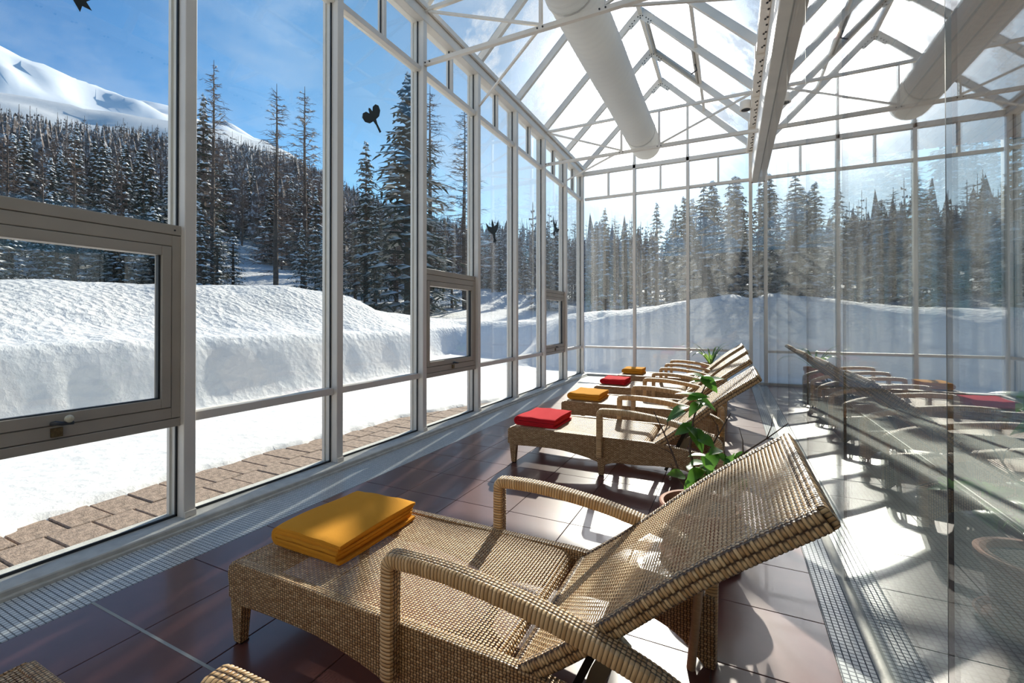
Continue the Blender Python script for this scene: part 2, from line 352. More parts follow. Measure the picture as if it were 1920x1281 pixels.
# ------------------------------------------------------------------ dimensions
XL, XG, XR = -3.21, .52, .384      # inner face of left posts, partition glass, last back post
YB = 10.88
PY = [1.79 + 1.3*k for k in range(-3, 8)]; PY[-1] = 10.88
EAVE, RIDGE, XRIDGE = 5.05, 6.82, -1.41
HALL = 6.6

# ------------------------------------------------------------------ floor
fl = struct(empty('floor', (0, 0, 0)), 'glossy red brown tiled floor with white mosaic strips along the glazing')
MB().box(-3.5, HALL, -2.6, YB+.15, -.25, -.006).build('floor_slab', 'grout', fl)
xs = [-2.72 + .4417*i for i in range(8)]; ys = [1.08 + .455*i for i in range(-7, 22)]; ys[-1] = YB-.02
tile_me = {}
def tile_part(w_, d_, name, m, par, loc, thick=.012, gap=.0022, bev=.0015, top=0):
    key = (round(w_, 3), round(d_, 3), m)
    if key not in tile_me:
        o = MB().box(gap, w_-gap, gap, d_-gap, -thick, 0).build(name, m, par, bevel=bev, seg=1); tile_me[key] = o.data
    else:
        o = bpy.data.objects.new(name, tile_me[key]); COL.objects.link(o); o.parent = par
    o.location = (loc[0], loc[1], top); return o
for i in range(7):
    for j in range(len(ys)-1):
        tile_part(xs[1]-xs[0], ys[j+1]-ys[j] if j == len(ys)-2 else .455, 'tile', 'tile', fl, (xs[i], ys[j]))
for yy in (1.08, 4.72, 8.36): MB().box(-2.72, .37, yy-.006, yy+.006, -.02, .0012).build('expansion_joint', 'expansion_joint', fl)
MB().box(-3.1, -2.72, -2.6, YB-.05, -.03, 0).build('mosaic_strip', 'mosaic', fl)
MB().box(.372, .497, -2.6, YB-.05, -.03, 0).build('mosaic_strip', 'mosaic', fl)
MB().box(.535, .68, -2.6, YB-.05, -.03, 0).build('mosaic_strip', 'mosaic', fl)
MB().box(.497, .535, -2.6, YB-.05, -.03, .004).build('glass_channel', 'sill', fl)
MB().box(.68, 1.66, -2.6, YB, -.03, 0).build('pool_surround', 'hall_mosaic', fl)
MB().box(2.1, 2.9, -2.6, YB, -.03, 0).build('pool_surround', 'hall_mosaic', fl)
MB().box(1.66, 2.1, -2.6, YB, -.03, .02).build('pool_edge', 'pool_curb', fl, bevel=.01)
MB().box(6.1, HALL, -2.6, YB, -.03, .02).build('pool_edge', 'pool_curb', fl, bevel=.01)
MB().box(2.9, 6.1, 9.6, YB, -.03, .02).build('pool_edge', 'pool_curb', fl, bevel=.01)
struct(MB().box(2.9, 6.1, -2.6, 9.6, -.05, -.004).build('pool_water', 'pool_water'), 'still blue green pool water beyond the glass partition')

# ------------------------------------------------------------------ left glazed wall
wl = struct(empty('wall_left', (XL, 0, 0)), 'tall glazed wall of white metal posts facing the snow')
def L(o): o.location = o.location - Vector(wl.location) if o.parent is wl else o.location; return o
def wlp(mb, name, m='frame_paint', bevel=.003): return L(mb.build(name, m, wl, bevel=bevel, seg=1))
wlp(MB().box(-3.40, -3.12, -2.6, YB+.1, -.05, .045), 'sill', 'sill', .006)
wlp(MB().box(-3.14, -3.10, -2.6, YB, -.02, .018), 'skirting', 'sill')
for k, y in enumerate(PY):
    o = wlp(MB().box(-3.37, XL, y-.037, y+.037, .04, EAVE), 'post', bevel=.004)
    fo = MB()
    fo.box(XL, XL+.012, y-.037, y+.037, .045, .085); wlp(fo, 'post_foot', bevel=.002)
    wlp(MB().box(-3.385, -3.355, y-.05, y+.05, .04, EAVE), 'outer_cap', bevel=0)
wlp(MB().box(-3.38, -3.20, -2.6, YB+.05, 4.86, 5.06), 'eave_beam', bevel=.006)
wlp(MB().box(-3.19, -3.16, -2.6, YB, 4.98, 5.05), 'eave_rail', bevel=.003)
win = 0
def pane(par, x0, x1, y0, y1, z0, z1, m, name='glass_pane'):
    return MB().box(x0, x1, y0, y1, z0, z1).build(name, m, par)
for k in range(len(PY)-1):
    y0, y1 = PY[k]+.037, PY[k+1]-.037; win += 1
    b = struct(empty('window_%d' % win, (0, 0, 0)))
    sash = (k-2) % 3 == 0 and k >= 2
    gm = 'glass_streaky' if k >= 6 else 'glass_clear'
    gx0, gx1 = -3.304, -3.296
    MB().box(-3.34, -3.245, y0, y1, 4.27, 4.33).build('transom', 'frame_paint', b, bevel=.003, seg=1)
    ym = (y0+y1)/2
    MB().box(-3.335, -3.25, ym-.022, ym+.022, 4.33, 4.86).build('glazing_bar', 'frame_paint', b, bevel=.003, seg=1)
    pane(b, gx0, gx1, y0, ym-.022, 4.33, 4.86, gm); pane(b, gx0, gx1, ym+.022, y1, 4.33, 4.86, gm)
    for a, c in ((y0, ym-.022), (ym+.022, y1)):
        g = MB(); g.box(gx1, gx1+.012, a, a+.012, 4.33, 4.86).box(gx1, gx1+.012, c-.012, c, 4.33, 4.86); g.build('gasket', 'gasket', b)
    top0 = .655
    pane(b, gx0, gx1, y0, y1, .045, top0, gm)
    g = MB().box(gx1, gx1+.012, y0, y0+.01, .045, top0).box(gx1, gx1+.012, y1-.012, y1, .045, top0).box(gx1, gx1+.012, y0, y1, .045, .06); g.build('gasket', 'gasket', b)
    if not sash:
        MB().box(-3.34, -3.25, y0, y1, .662, .722).build('transom', 'frame_paint', b, bevel=.003, seg=1)
        pane(b, gx0, gx1, y0, y1, .722, 4.27, gm)
        g = MB().box(gx1, gx1+.012, y0, y0+.012, .722, 4.27).box(gx1, gx1+.012, y1-.012, y1, .722, 4.27); g.build('gasket', 'gasket', b)
    else:
        MB().box(-3.34, -3.25, y0, y1, .648, .70).build('transom', 'sash_paint', b, bevel=.003, seg=1)
        MB().box(-3.34, -3.25, y0, y1, 1.90, 1.965).build('transom', 'sash_paint', b, bevel=.003, seg=1)
        pane(b, gx0, gx1, y0, y1, 1.965, 4.27, gm)
        g = MB().box(gx1, gx1+.012, y1-.012, y1, 1.965, 4.27); g.build('gasket', 'gasket', b)
        f = MB(); X0, X1 = -3.335, -3.252
        f.box(X0, X1, y0, y0+.055, .705, 1.896).box(X0, X1, y1-.055, y1, .705, 1.896).box(X0, X1, y0+.055, y1-.055, .705, .775).box(X0, X1, y0+.055, y1-.055, 1.825, 1.896)
        f.build('window_frame', 'sash_paint', b, bevel=.003, seg=1)
        a, c, z0, z1 = y0+.06, y1-.06, .780, 1.820
        s = MB(); X1 = -3.246
        s.box(X0, X1, a, a+.055, z0, z1).box(X0, X1, c-.055, c, z0, z1).box(X0, X1, a+.055, c-.055, z0, z0+.06).box(X0, X1, a+.055, c-.055, z1-.06, z1)
        so_ = s.build('sash', 'sash_paint', b, bevel=.003, seg=1)
        pane(so_, gx0, gx1, a+.05, c-.05, z0+.05, z1-.05, gm)
        g = MB().box(gx1, gx1+.03, a+.055, a+.067, z0+.06, z1-.06).box(gx1, gx1+.03, c-.067, c-.055, z0+.06, z1-.06).box(gx1, gx1+.03, a+.06, c-.06, z0+.058, z0+.066); g.build('gasket', 'gasket', so_)
        hy = 1.137 if k == 2 else ym+.02
        h = MB().box(-3.252, -3.238, hy-.03, hy+.02, .715, .765); hp = h.build('handle', 'brass_old', b, bevel=.003)
        MB().tube([(-3.235, hy-.03, .79), (-3.215, hy-.02, .795), (-3.20, hy, .79), (-3.205, hy+.05, .785)], [.011, .012, .011, .010], 8).build('lever', 'black_plastic', hp, smooth=True)
        if k == 2:
            kb = MB(); kb.lathe([(.001, -.02), (.012, -.017), (.019, -.008), (.021, .002), (.017, .013), (.009, .019), (.001, .021)], (-3.20, hy+.03, .81), 14); kb.build('knob', 'ivory_knob', hp, smooth=True)
        MB().cyl((-3.255, y1-.04, 1.93), (-3.248, y1-.04, 1.93), .006, 8).build('screw', 'bolt_steel', b)

# ------------------------------------------------------------------ back glazed wall (with gable), continues into the pool hall
wb = struct(empty('wall_back', (0, YB, 0)), 'glazed gable end wall of white metal posts with the snow bank behind')
def wbp(mb, name, m='frame_paint', bevel=.003):
    o = mb.build(name, m, wb, bevel=bevel, seg=1); o.location = (0, -YB, 0); return o
BX = [XL-.01, -2.0, -.842, XR]
HX = [.70, 1.85, 3.05, 4.25, 5.45, HALL]
wbp(MB().box(-3.4, HALL, YB-.02, YB+.1, -.05, .05), 'sill', 'sill')
for x in BX[1:]+HX: wbp(MB().box(x-.033, x+.033, YB-.03, YB+.08, .04, 5.02 if x < .6 else 4.5), 'post', bevel=.004)
def roofz(x): return EAVE + (RIDGE-EAVE)*(1-abs(x-XRIDGE)/(XRIDGE-XL))
def wbwin(x0, x1, high=True):
    global win
    win += 1; b = struct(empty('window_%d' % win))
    Y0, Y1 = YB+.02, YB+.028; a, c = x0+.033, x1-.033
    for z0, z1 in ((.67, .72), (4.27, 4.33)): MB().box(a, c, YB-.01, YB+.06, z0, z1).build('transom', 'frame_paint', b, bevel=.003, seg=1)
    for z0, z1 in ((.05, .67), (.72, 4.27)): pane(b, a, c, Y0, Y1, z0, z1, 'glass_back')
    xm = (a+c)/2; zt = 4.88 if high else 4.45
    MB().box(xm-.02, xm+.02, YB-.01, YB+.06, 4.33, zt).build('glazing_bar', 'frame_paint', b, bevel=.003, seg=1)
    pane(b, a, xm-.02, Y0, Y1, 4.33, zt, 'glass_back'); pane(b, xm+.02, c, Y0, Y1, 4.33, zt, 'glass_back')
for i in range(3): wbwin(BX[i], BX[i+1])
for i in range(5): wbwin(HX[i], HX[i+1], False)
pane(wb, XR+.033, XG-.0, YB+.02-YB, YB+.028-YB, .05, 4.3, 'glass_back')
wbp(MB().box(-3.2, .52, YB-.03, YB+.08, 4.88, 4.97), 'tie_beam', bevel=.005)
for x in (-2.0, -.842): wbp(MB().box(x-.025, x+.025, YB-.02, YB+.06, 4.97, roofz(x)), 'gable_bar')
for x0, x1 in ((-3.2, -2.025), (-1.975, -.867), (-.817, .37)):
    pts = [(x0, 4.97), (x1, 4.97), (x1, roofz(x1)-.04)]
    if x0 < XRIDGE < x1: pts.append((XRIDGE, RIDGE-.04))
    pts.append((x0, max(4.972, roofz(x0)-.04)))
    wbp(MB().prism(pts, YB+.02, YB+.027), 'gable_pane', 'glass_back', 0)

# ------------------------------------------------------------------ roof
ce = struct(empty('ceiling', (XRIDGE, 0, EAVE)), 'pitched glass roof on white rafters with frost on its panes')
def cep(mb, name, m='frame_paint', bevel=.004, smooth=False, par=None):
    o = mb.build(name, m, par or ce, bevel=bevel, seg=1, smooth=smooth)
    if not par: o.location = (-XRIDGE, 0, -EAVE)
    return o
sl = Vector((XRIDGE-XL, 0, RIDGE-EAVE)).normalized(); nl = Vector((-sl.z, 0, sl.x))
XE = .40
sr = Vector((XRIDGE-XE, 0, RIDGE-EAVE)).normalized(); nr = Vector((-sr.z, 0, sr.x)); nr = nr if nr.z > 0 else -nr
for y in PY:
    cep(MB().bar((XL-.05, y, EAVE-.03), (XRIDGE, y, RIDGE), .06, .11, up=nl), 'rafter')
    cep(MB().bar((XRIDGE, y, RIDGE), (XE, y, EAVE-.03), .06, .11, up=nr), 'rafter')
    g = MB().prism([(XRIDGE-.22, RIDGE-.25), (XRIDGE-.05, RIDGE-.08), (XRIDGE+.05, RIDGE-.08), (XRIDGE+.22, RIDGE-.25), (XRIDGE+.16, RIDGE-.31), (XRIDGE, RIDGE-.17), (XRIDGE-.16, RIDGE-.31)], y-.037, y-.031)
    gp = cep(g, 'gusset_plate', bevel=0)
    bo = MB()
    for dx, dz in ((-.18, -.25), (-.14, -.21), (-.10, -.17), (-.13, -.26), (.18, -.25), (.14, -.21), (.10, -.17), (.13, -.26), (0, -.11), (-.04, -.12), (.04, -.12), (0, -.15)):
        bo.cyl((XRIDGE+dx, y-.037, RIDGE+dz), (XRIDGE+dx, y-.046, RIDGE+dz), .010, 8)
    cep(bo, 'bolts', 'bolt_steel', 0, par=gp)
cep(MB().bar((XRIDGE, -2.6, RIDGE-.02), (XRIDGE, YB+.05, RIDGE-.02), .07, .12), 'ridge_beam')
ml = (Vector((XL, 0, EAVE)) + Vector((XRIDGE, 0, RIDGE)))/2; mr = (Vector((XE, 0, EAVE)) + Vector((XRIDGE, 0, RIDGE)))/2
for k in range(len(PY)-1):
    y0, y1 = PY[k]+.03, PY[k+1]-.03
    for side, (A, B, n_) in enumerate(((Vector((XL-.02, 0, EAVE+.02)), Vector((XRIDGE-.02, 0, RIDGE)), nl), (Vector((XRIDGE+.02, 0, RIDGE)), Vector((XE, 0, EAVE+.02)), nr))):
        if side: cep(MB().bar((mr.x, y0, mr.z), (mr.x, y1, mr.z), .05, .05), 'purlin')
        for t0, t1 in ((0, .5), (.5, 1)) if side else ((0, 1),):
            a = A.lerp(B, t0) + n_*.03; c = A.lerp(B, t1) + n_*.03; th = n_*.008
            vs = [(a.x, y0, a.z), (c.x, y0, c.z), (c.x, y1, c.z), (a.x, y1, a.z)]; vs += [(x+th.x, y, z+th.z) for x, y, z in vs]
            cep(MB().add(vs, [(3,2,1,0),(4,5,6,7),(0,1,5,4),(1,2,6,5),(2,3,7,6),(3,0,4,7)]), 'roof_pane', 'glass_roof', 0)
# opening vent high on the right slope
vy0, vy1 = PY[8]+.05, PY[9]-.05
va, vb = Vector((XRIDGE+.08, 0, RIDGE-.10)), mr + Vector((-.05, 0, .0))
f = MB()
for (p, q) in (((va.x, vy0, va.z), (vb.x, vy0, vb.z)), ((va.x, vy1, va.z), (vb.x, vy1, vb.z)), ((va.x, vy0, va.z), (va.x, vy1, va.z)), ((vb.x, vy0, vb.z), (vb.x, vy1, vb.z))): f.bar(p, q, .045, .05, up=nr)
vf = cep(f, 'roof_vent', 'sash_paint')
gk = MB()
for (p, q) in (((va.x-.03, vy0-.03, va.z-.02), (vb.x+.03, vy0-.03, vb.z-.05)), ((va.x-.03, vy1+.03, va.z-.02), (vb.x+.03, vy1+.03, vb.z-.05))): gk.bar(p, q, .01, .02, up=nr)
cep(gk, 'gasket', 'gasket', 0, par=vf)
cep(MB().tube([(vb.x, vy0+.45, vb.z-.03), (vb.x+.03, vy0+.45, vb.z-.14), (vb.x-.06, vy0+.42, vb.z-.2)], .012, 6), 'vent_opener', 'bolt_steel', 0, par=vf)

# gutter girder above the partition
gi = struct(empty('trim_1', (.45, 0, 4.2)), 'white steel gutter girder running above the glass partition')
def gip(mb, name, m='frame_paint', bevel=.004):
    o = mb.build(name, m, gi, bevel=bevel, seg=1); o.location = (-.45, 0, -4.2); return o
gip(MB().box(.40, .52, -2.6, YB-.05, 4.20, 4.43), 'box_beam', bevel=.008)
gip(MB().box(.42, .52, -2.6, YB, 4.43, 5.10), 'web_plate')
for k in range(len(PY)-1):
    gip(MB().box(.315, .42, PY[k]+.02, PY[k+1]-.02, 4.90, 5.03), 'gutter_section', bevel=.006)
    gip(MB().box(.30, .43, PY[k+1]-.02, PY[k+1]+.02, 4.86, 5.05), 'joint_plate', bevel=.002)
    bo = MB()
    for q in range(7):
        y = PY[k]+.15+q*.155; bo.cyl((.40, y, 4.90), (.40, y, 4.888), .012, 6)
        if q % 2 == 0: bo.cyl((.378, y+.03, 4.90), (.378, y+.03, 4.888), .012, 6)
    gip(bo, 'bolts', 'bolt_steel', 0)
for x in (.41, .60): gip(MB().box(x-.012, x+.012, YB-.14, YB-.06, 4.2-.0, 4.42), 'bracket', 'plank', 0)

# ------------------------------------------------------------------ partition of frameless glass
wr = struct(empty('wall_right', (XG, 0, 0)), 'frameless glass partition between sun room and pool hall')
seams = [-2.15, -.89, .37, 1.63, 2.89, 4.15, 5.41, 6.67, 7.93, 9.19, 10.45, YB-.03]
for a, c in zip(seams[:-1], seams[1:]): MB().box(0, .012, a+.003, c-.003, .0, 4.21).build('glass_panel', 'glass_partition', wr)
for s in seams[1:-1]: MB().box(0, .012, s-.0026, s+.0026, .0, 4.21).build('sealant_joint', 'gasket', wr)

# ------------------------------------------------------------------ pool hall beyond
hr = struct(empty('wall_far_right', (HALL, 0, 0)), 'far side of the pool hall with tall windows between columns')
for k in range(0, 11, 2):
    MB().box(0, .3, PY[k]-.15, PY[k]+.15, 0, 4.5).build('column', 'hall_column', hr, bevel=.01)
MB().box(0, .2, -2.6, YB, 0, .45).build('window_sill', 'plaster', hr)
MB().box(0, .2, -2.6, YB, 4.0, 4.5).build('lintel', 'plaster', hr)
for k in range(0, 10, 2):
    pane(hr, .1, .108, PY[k]+.15, PY[min(k+2, 10)]-.15, .45, 4.0, 'glass_clear')
hc = struct(empty('ceiling.001', (0, 0, 4.48)), 'brown plank ceiling of the pool hall with dark gaps between boards')
MB().box(.53, HALL+.3, -2.6, YB+.1, .035, .1).build('ceiling_backing', 'dark_void', hc)
x = .54; pl = None
while x < HALL+.1:
    o = MB().box(0, .165, -2.6, YB+.05, 0, .035).build('plank', 'plank', hc, bevel=.004, seg=1) if pl is None else bpy.data.objects.new('plank', pl.data)
    if pl is None: pl = o
    else: COL.objects.link(o); o.parent = hc
    o.location = (x, 0, 0); x += .19
# near end of the room behind the camera: plain wall with door opening light
we = struct(MB().box(-3.4, HALL, -2.75, -2.6, -.1, 4.6).build('wall_near', 'plaster'), 'plain plastered wall at the near end of the room')

# ------------------------------------------------------------------ trusses
TY = (.49, 4.39, 8.29)
def truss(y, label):
    t = empty('roof_truss', (XL, y, 4.36)); tag(t, label, 'truss', 'tubular trusses under the glass roof')
    def P(mb, name, m='frame_paint', b=.003):
        o = mb.build(name, m, t, bevel=b, seg=1); o.location = (-XL, -y, -4.36); return o
    P(MB().bar((XL, y, 4.36), (.41, y, 4.36), .05), 'bottom_chord'); P(MB().bar((XL, y, 4.99), (.32, y, 4.99), .045), 'top_chord')
    for x in (-1.75, -1.10): P(MB().bar((x, y, 4.38), (x, y, 4.97), .036), 'web_post')
    P(MB().bar((XL+.05, y, 4.97), (-1.75, y, 4.40), .03), 'diagonal'); P(MB().bar((-1.10, y, 4.40), (.30, y, 4.97), .03), 'diagonal')
    P(MB().bar((-1.75, y+.02, 4.40), (XL, y+1.3, 4.42), .028), 'wind_brace'); P(MB().bar((-1.10, y+.02, 4.40), (.36, y+1.3, 4.86), .028), 'wind_brace')
    for x in (-1.75, -1.10, XL+.05):
        b = MB(); b.cyl((x-.03, y-.025, 4.36), (x-.03, y-.034, 4.36), .009, 6).cyl((x+.03, y-.025, 4.36), (x+.03, y-.034, 4.36), .009, 6); P(b, 'bolts', 'bolt_steel', 0)
    return t
truss(TY[0], 'white tubular roof truss overhead nearest the viewer, above the first lounger')
truss(TY[1], 'white tubular roof truss crossing below the near part of the air duct')
truss(TY[2], 'white tubular roof truss nearest the end wall, around the end of the air duct')

# ------------------------------------------------------------------ duct
du = empty('air_duct', (-1.43, 9.2, 4.68)); tag(du, 'long white ribbed fabric air duct hanging under the glass roof', 'duct')
pts, rr = [], []
y = -2.4
while y < 9.0:
    for q, dr in ((0, .0), (.25, .005), (.5, .007), (.75, .005)): pts.append((-1.43, y+q*.11, 4.68)); rr.append(.258+dr-.003*math.sin(y*2))
    y += .11
for d_, r_ in ((.0, .255), (.06, .245), (.12, .21), (.155, .15), (.17, .06)): pts.append((-1.43, 9.03+d_, 4.68)); rr.append(r_)
o = MB().tube(pts, rr, 40).build('duct_sleeve', 'duct_fabric', du, smooth=True); o.location = (1.43, -9.2, -4.68)
for yy in (.49, 4.39, 8.29):
    b = MB()
    for k in range(24):
        a0, a1 = 2*PI*k/24, 2*PI*(k+1)/24
        b.bar((-1.43+.268*math.cos(a0), yy, 4.68+.268*math.sin(a0)), (-1.43+.268*math.cos(a1), yy, 4.68+.268*math.sin(a1)), .03, .006, up=(math.cos(a0), 0, math.sin(a0)))
    b.bar((-1.43, yy, 4.95), (-1.43, yy, 4.99), .02); o = b.build('hanging_strap', 'duct_band', du); o.location = (1.43, -9.2, -4.68)
# round pipe end at the gutter, modelled as a short drum, no lamp
dl = MB().lathe([(.06, 0), (.095, 0), (.095, .04), (.088, .14), (.05, .15)], (0, 0, 0), 24).build('pipe_end', 'frame_paint', smooth=True)
dl.location = (.24, 8.72, 4.90); tag(dl, 'round white pipe end beside the gutter girder near the end wall', 'pipe')
MB().cyl((0, 0, -.002), (0, 0, .004), .07, 20).build('pipe_mouth', 'rubber', dl)  # black disc standing in for the dark inside of the pipe
ar = MB().box(0, .1, -.02, .02, .09, .12).build('bracket_arm', 'frame_paint', dl)

# ------------------------------------------------------------------ bird stickers
BIRD1 = [(0, .16), (.03, .10), (.035, .05), (.12, .07), (.20, .13), (.17, .03), (.09, -.03), (.04, -.05), (.03, -.12), (.06, -.17), (.02, -.16), (0, -.20), (-.02, -.16), (-.06, -.17), (-.03, -.12), (-.04, -.05), (-.09, -.03), (-.17, .03), (-.20, .13), (-.12, .07), (-.035, .05), (-.03, .10)]
BIRD2 = [(0, .10), (.02, .085), (.03, .05), (.07, .085), (.13, .09), (.17, .06), (.16, .01), (.10, -.03), (.03, -.035), (.016, -.08), (.018, -.17), (-.018, -.17), (-.016, -.08), (-.03, -.035), (-.10, -.03), (-.16, .01), (-.17, .06), (-.13, .09), (-.07, .085), (-.03, .05), (-.02, .085)]
def bird(Y, Z, ang, s, label, shape):
    ca, sa = math.cos(ang), math.sin(ang); p = [((a*ca-b*sa)*s, (a*sa+b*ca)*s) for a, b in shape]; n = len(p)
    vs = [(0, a, b) for a, b in p] + [(.0015, a, b) for a, b in p]
    o = MB().add(vs, [tuple(range(n)), tuple(range(2*n-1, n-1, -1))] + [(i, i+n, (i+1) % n+n, (i+1) % n) for i in range(n)]).build('bird_sticker', 'sticker')
    o.location = (-3.2955, Y, Z); tag(o, label, 'sticker', 'black bird warning stickers on the window panes')
bird(1.115, 3.22, 1.1, 1.0, 'black bird silhouette sticker high on the nearest window, cut by the top edge', BIRD1)
bird(3.61, 3.44, .75, .95, 'black round-winged bird sticker on the third window from the left', BIRD2)
bird(6.28, 2.74, .3, 1.1, 'faint black bird sticker low on the fifth window from the left', BIRD1)
bird(9.08, 3.29, -.5, 1.1, 'small slender black bird sticker above the farthest opening window', BIRD1)

# ------------------------------------------------------------------ rattan loungers
def sweep(path, wid, hgt, allbraid=False, period=.0125, amp=.0022, step=None):
    """rounded-rectangle section swept along a path in XZ, wrapped strands standing proud; u across, v along"""
    P = [Vector((x, 0, z)) for x, z in path]; L_ = [0]
    for a, b in zip(P[:-1], P[1:]): L_.append(L_[-1]+(b-a).length)
    step = step or period/4; n = int(L_[-1]/step); prof = []
    r = min(wid, hgt)*.28
    for cx, cz, a0 in ((wid/2-r, hgt/2-r, 0), (-wid/2+r, hgt/2-r, PI/2), (-wid/2+r, -hgt/2+r, PI), (wid/2-r, -hgt/2+r, 1.5*PI)):
        for q in range(3): a = a0+q*PI/4; prof.append((cx+r*math.cos(a), cz+r*math.sin(a)))
    m = MB(); k = len(prof); m.uvs = []; m.mi = []; m.m2 = 'rattan_rib'
    for i in range(n+1):
        s = L_[-1]*i/n; j = max(q for q in range(len(L_)) if L_[q] <= s+1e-9); j = min(j, len(P)-2); t = (s-L_[j])/(L_[j+1]-L_[j])
        p = P[j].lerp(P[j+1], t); d0 = (P[j+1]-P[j]).normalized()
        if t < .5 and j > 0: d1 = (P[j]-P[j-1]).normalized(); d = (d1*(.5-t)+d0*(.5+t)).normalized()
        elif t >= .5 and j < len(P)-2: d1 = (P[j+2]-P[j+1]).normalized(); d = (d0*(1.5-t)+d1*(t-.5)).normalized()
        else: d = d0
        nn = Vector((-d.z, 0, d.x)); ph = (s/period) % 1; e = amp*math.sqrt(max(0, 1-(2*ph-1)**2))
        for a, b in prof:
            q = math.hypot(a, b); a2, b2 = a*(1+e/q), b*(1+e/q); v = p + nn*b2; m.v.append((v.x, a2, v.z))
    for i in range(n):
        for j in range(k):
            a = i*k+j; b = i*k+(j+1) % k; m.f.append((a, b, b+k, a+k)); A, B = prof[j], prof[(j+1) % k]; s0, s1 = L_[-1]*i/n, L_[-1]*(i+1)/n
            topf = abs(A[0]-B[0]) > wid*.3; m.mi.append(0 if topf or allbraid else 1); c0, c1_ = (A[0], B[0]) if topf or abs(A[1]-B[1]) < 1e-6 else (A[1], B[1]); m.uvs.append([(c0, s0), (c1_, s0), (c1_, s1), (c0, s1)])
    m.f.append(tuple(range(k))); m.f.append(tuple(n*k+j for j in range(k))[::-1]); m.mi += [1, 1]; m.uvs += [[p for p in prof], [p for p in prof][::-1]]; m.mi[-2:] = [0, 0]; return m
def arc_pts(pts, n=6):
    """Catmull-Rom through points"""
    out = []
    for i in range(len(pts)-1):
        p0 = pts[max(i-1, 0)]; p1 = pts[i]; p2 = pts[i+1]; p3 = pts[min(i+2, len(pts)-1)]
        for q in range(n):
            t = q/n; out.append(tuple(.5*((2*b)+(-a+c)*t+(2*a-5*b+4*c-d)*t*t+(-a+3*b-3*c+d)*t**3) for a, b, c, d in zip(p0, p1, p2, p3)))
    out.append(pts[-1]); return out
HW = .375     # half width of body
def make_lounger():
    t = empty('rattan_lounger', (0, 0, 0))
    ZS = .335
    # seat: shallow woven tray, rolled down at the head end
    prof = [(-1.875, .185), (-1.885, .30), (-1.872, .325), (-1.84, ZS)] + [(-1.84+i*.118, ZS+.003*math.sin(i)) for i in range(1, 10)] + [(-.71, ZS), (-.66, ZS-.003), (-.628, ZS-.016), (-.612, ZS-.045), (-.62, ZS-.085)]
    s = MB(); n = len(prof); m_ = 8
    for j in range(m_+1):
        y = -HW+.004+(2*HW-.008)*j/m_; sag = -.006*math.sin(PI*j/m_)
        s.v += [(x, y, z+(sag if -1.8 < x < -.62 else 0)) for x, z in prof]
    for j in range(m_):
        for i in range(n-1): a = j*n+i; s.f.append((a, a+1, a+1+n, a+n))
    s.build('seat', 'rattan_open', t, smooth=True)
    MB().tube([(-.645, -HW+.03, .285), (-.645, HW-.03, .285)], .02, 8).build('seat_rail', 'rattan_wrap', t, smooth=True)
    # side aprons with the long arch to the rear leg
    low = arc_pts([(-1.865, .165), (-1.62, .178), (-1.37, .178), (-1.16, .150), (-1.03, .118)], 4)
    low2 = arc_pts([(-.97, .10), (-.88, .128), (-.72, .135), (-.52, .150), (-.33, .145), (-.20, .10), (-.12, .03), (-.09, .0)], 4)
    top = [(-.055, .0), (-.055, .27)] + arc_pts([(-.12, .285), (-.25, .303), (-.40, .320), (-.50, .333), (-.62, ZS+.006)], 4)
    poly = low + low2 + top + [(-1.84, ZS+.006), (-1.88, .32), (-1.89, .28)]
    for sg in (-1, 1):
        y0, y1 = sorted((sg*(HW-.03), sg*(HW+.008)))
        MB().prism(poly, y0, y1).build('side_panel', 'rattan', t, bevel=.008)
        # legs
        for xa, xb, zt in ((-1.875, -1.80, .17), (-1.035, -.965, .14)):
            l = MB(); h = .075; a0, a1 = (sg*(HW-.048), sg*(HW+.006)); xm = (xa+xb)/2+(.004 if xa < -1.5 else 0)
            l.add([(xm-.022, a0+sg*.012, .006), (xm+.022, a0+sg*.012, .006), (xm+.022, a1-sg*.004, .006), (xm-.022, a1-sg*.004, .006), (xa, a0, zt+.03), (xb, a0, zt+.03), (xb, a1, zt+.03), (xa, a1, zt+.03)],
                  [(3,2,1,0),(4,5,6,7),(0,1,5,4),(1,2,6,5),(2,3,7,6),(3,0,4,7)])
            lo = l.build('leg', 'rattan', t, bevel=.006); yc = (a0+a1)/2
            MB().box(xm-.017, xm+.017, yc-.015, yc+.02, 0, .007).build('foot_glide', 'rubber', lo)
        # armrest: post, long arch, rear leg
        ap = [(-1.005, .17), (-1.005, .30), (-1.005, .50), (-1.004, .545), (-.992, .561), (-.95, .564)] + arc_pts([(-.90, .566), (-.74, .562), (-.48, .53), (-.226, .468), (-.10, .415)], 6)[1:] + [(-.075, .39), (-.068, .33), (-.075, .008)]
        o = sweep(ap, .062, .046).build('armrest', 'rattan_wrap', t, smooth=True); o.location = (0, sg*(HW+.022), 0)
        MB().tube([(-.14, sg*(HW-.055), .0), (-.105, sg*(HW-.055), .375)], .0165, 12).build('rear_tube', 'cane_tube', t, smooth=True)
    # foot end panel
    MB().prism([(-1.893, .18), (-1.893, .31), (-1.87, .333), (-1.85, .30), (-1.85, .18)], -HW, HW).build('end_panel', 'rattan', t, bevel=.005)
    # backrest built flat then tilted
    Lb, th, tk = .965, math.atan2(.60, .745), .052
    o3 = MB(); n = 18
    def bulge(s_): return .012*max(0, math.sin((s_-.38)/.62*PI))**1.3*(1 if s_ > .38 else 0) - .006*(math.sin(s_/.38*PI) if s_ < .38 else 0)
    o3.prism([(Lb*i/n, tk/2-.004+bulge(i/n)) for i in range(n+1)][::-1] + [(Lb*i/n, -tk/2+.006+bulge(i/n)) for i in range(n+1)], -HW+.012, HW-.012)
    bk = o3.build('backrest', 'rattan_open', t, bevel=.01)
    bk.location = (-.565, 0, .298); bk.rotation_euler = (0, -th, 0)
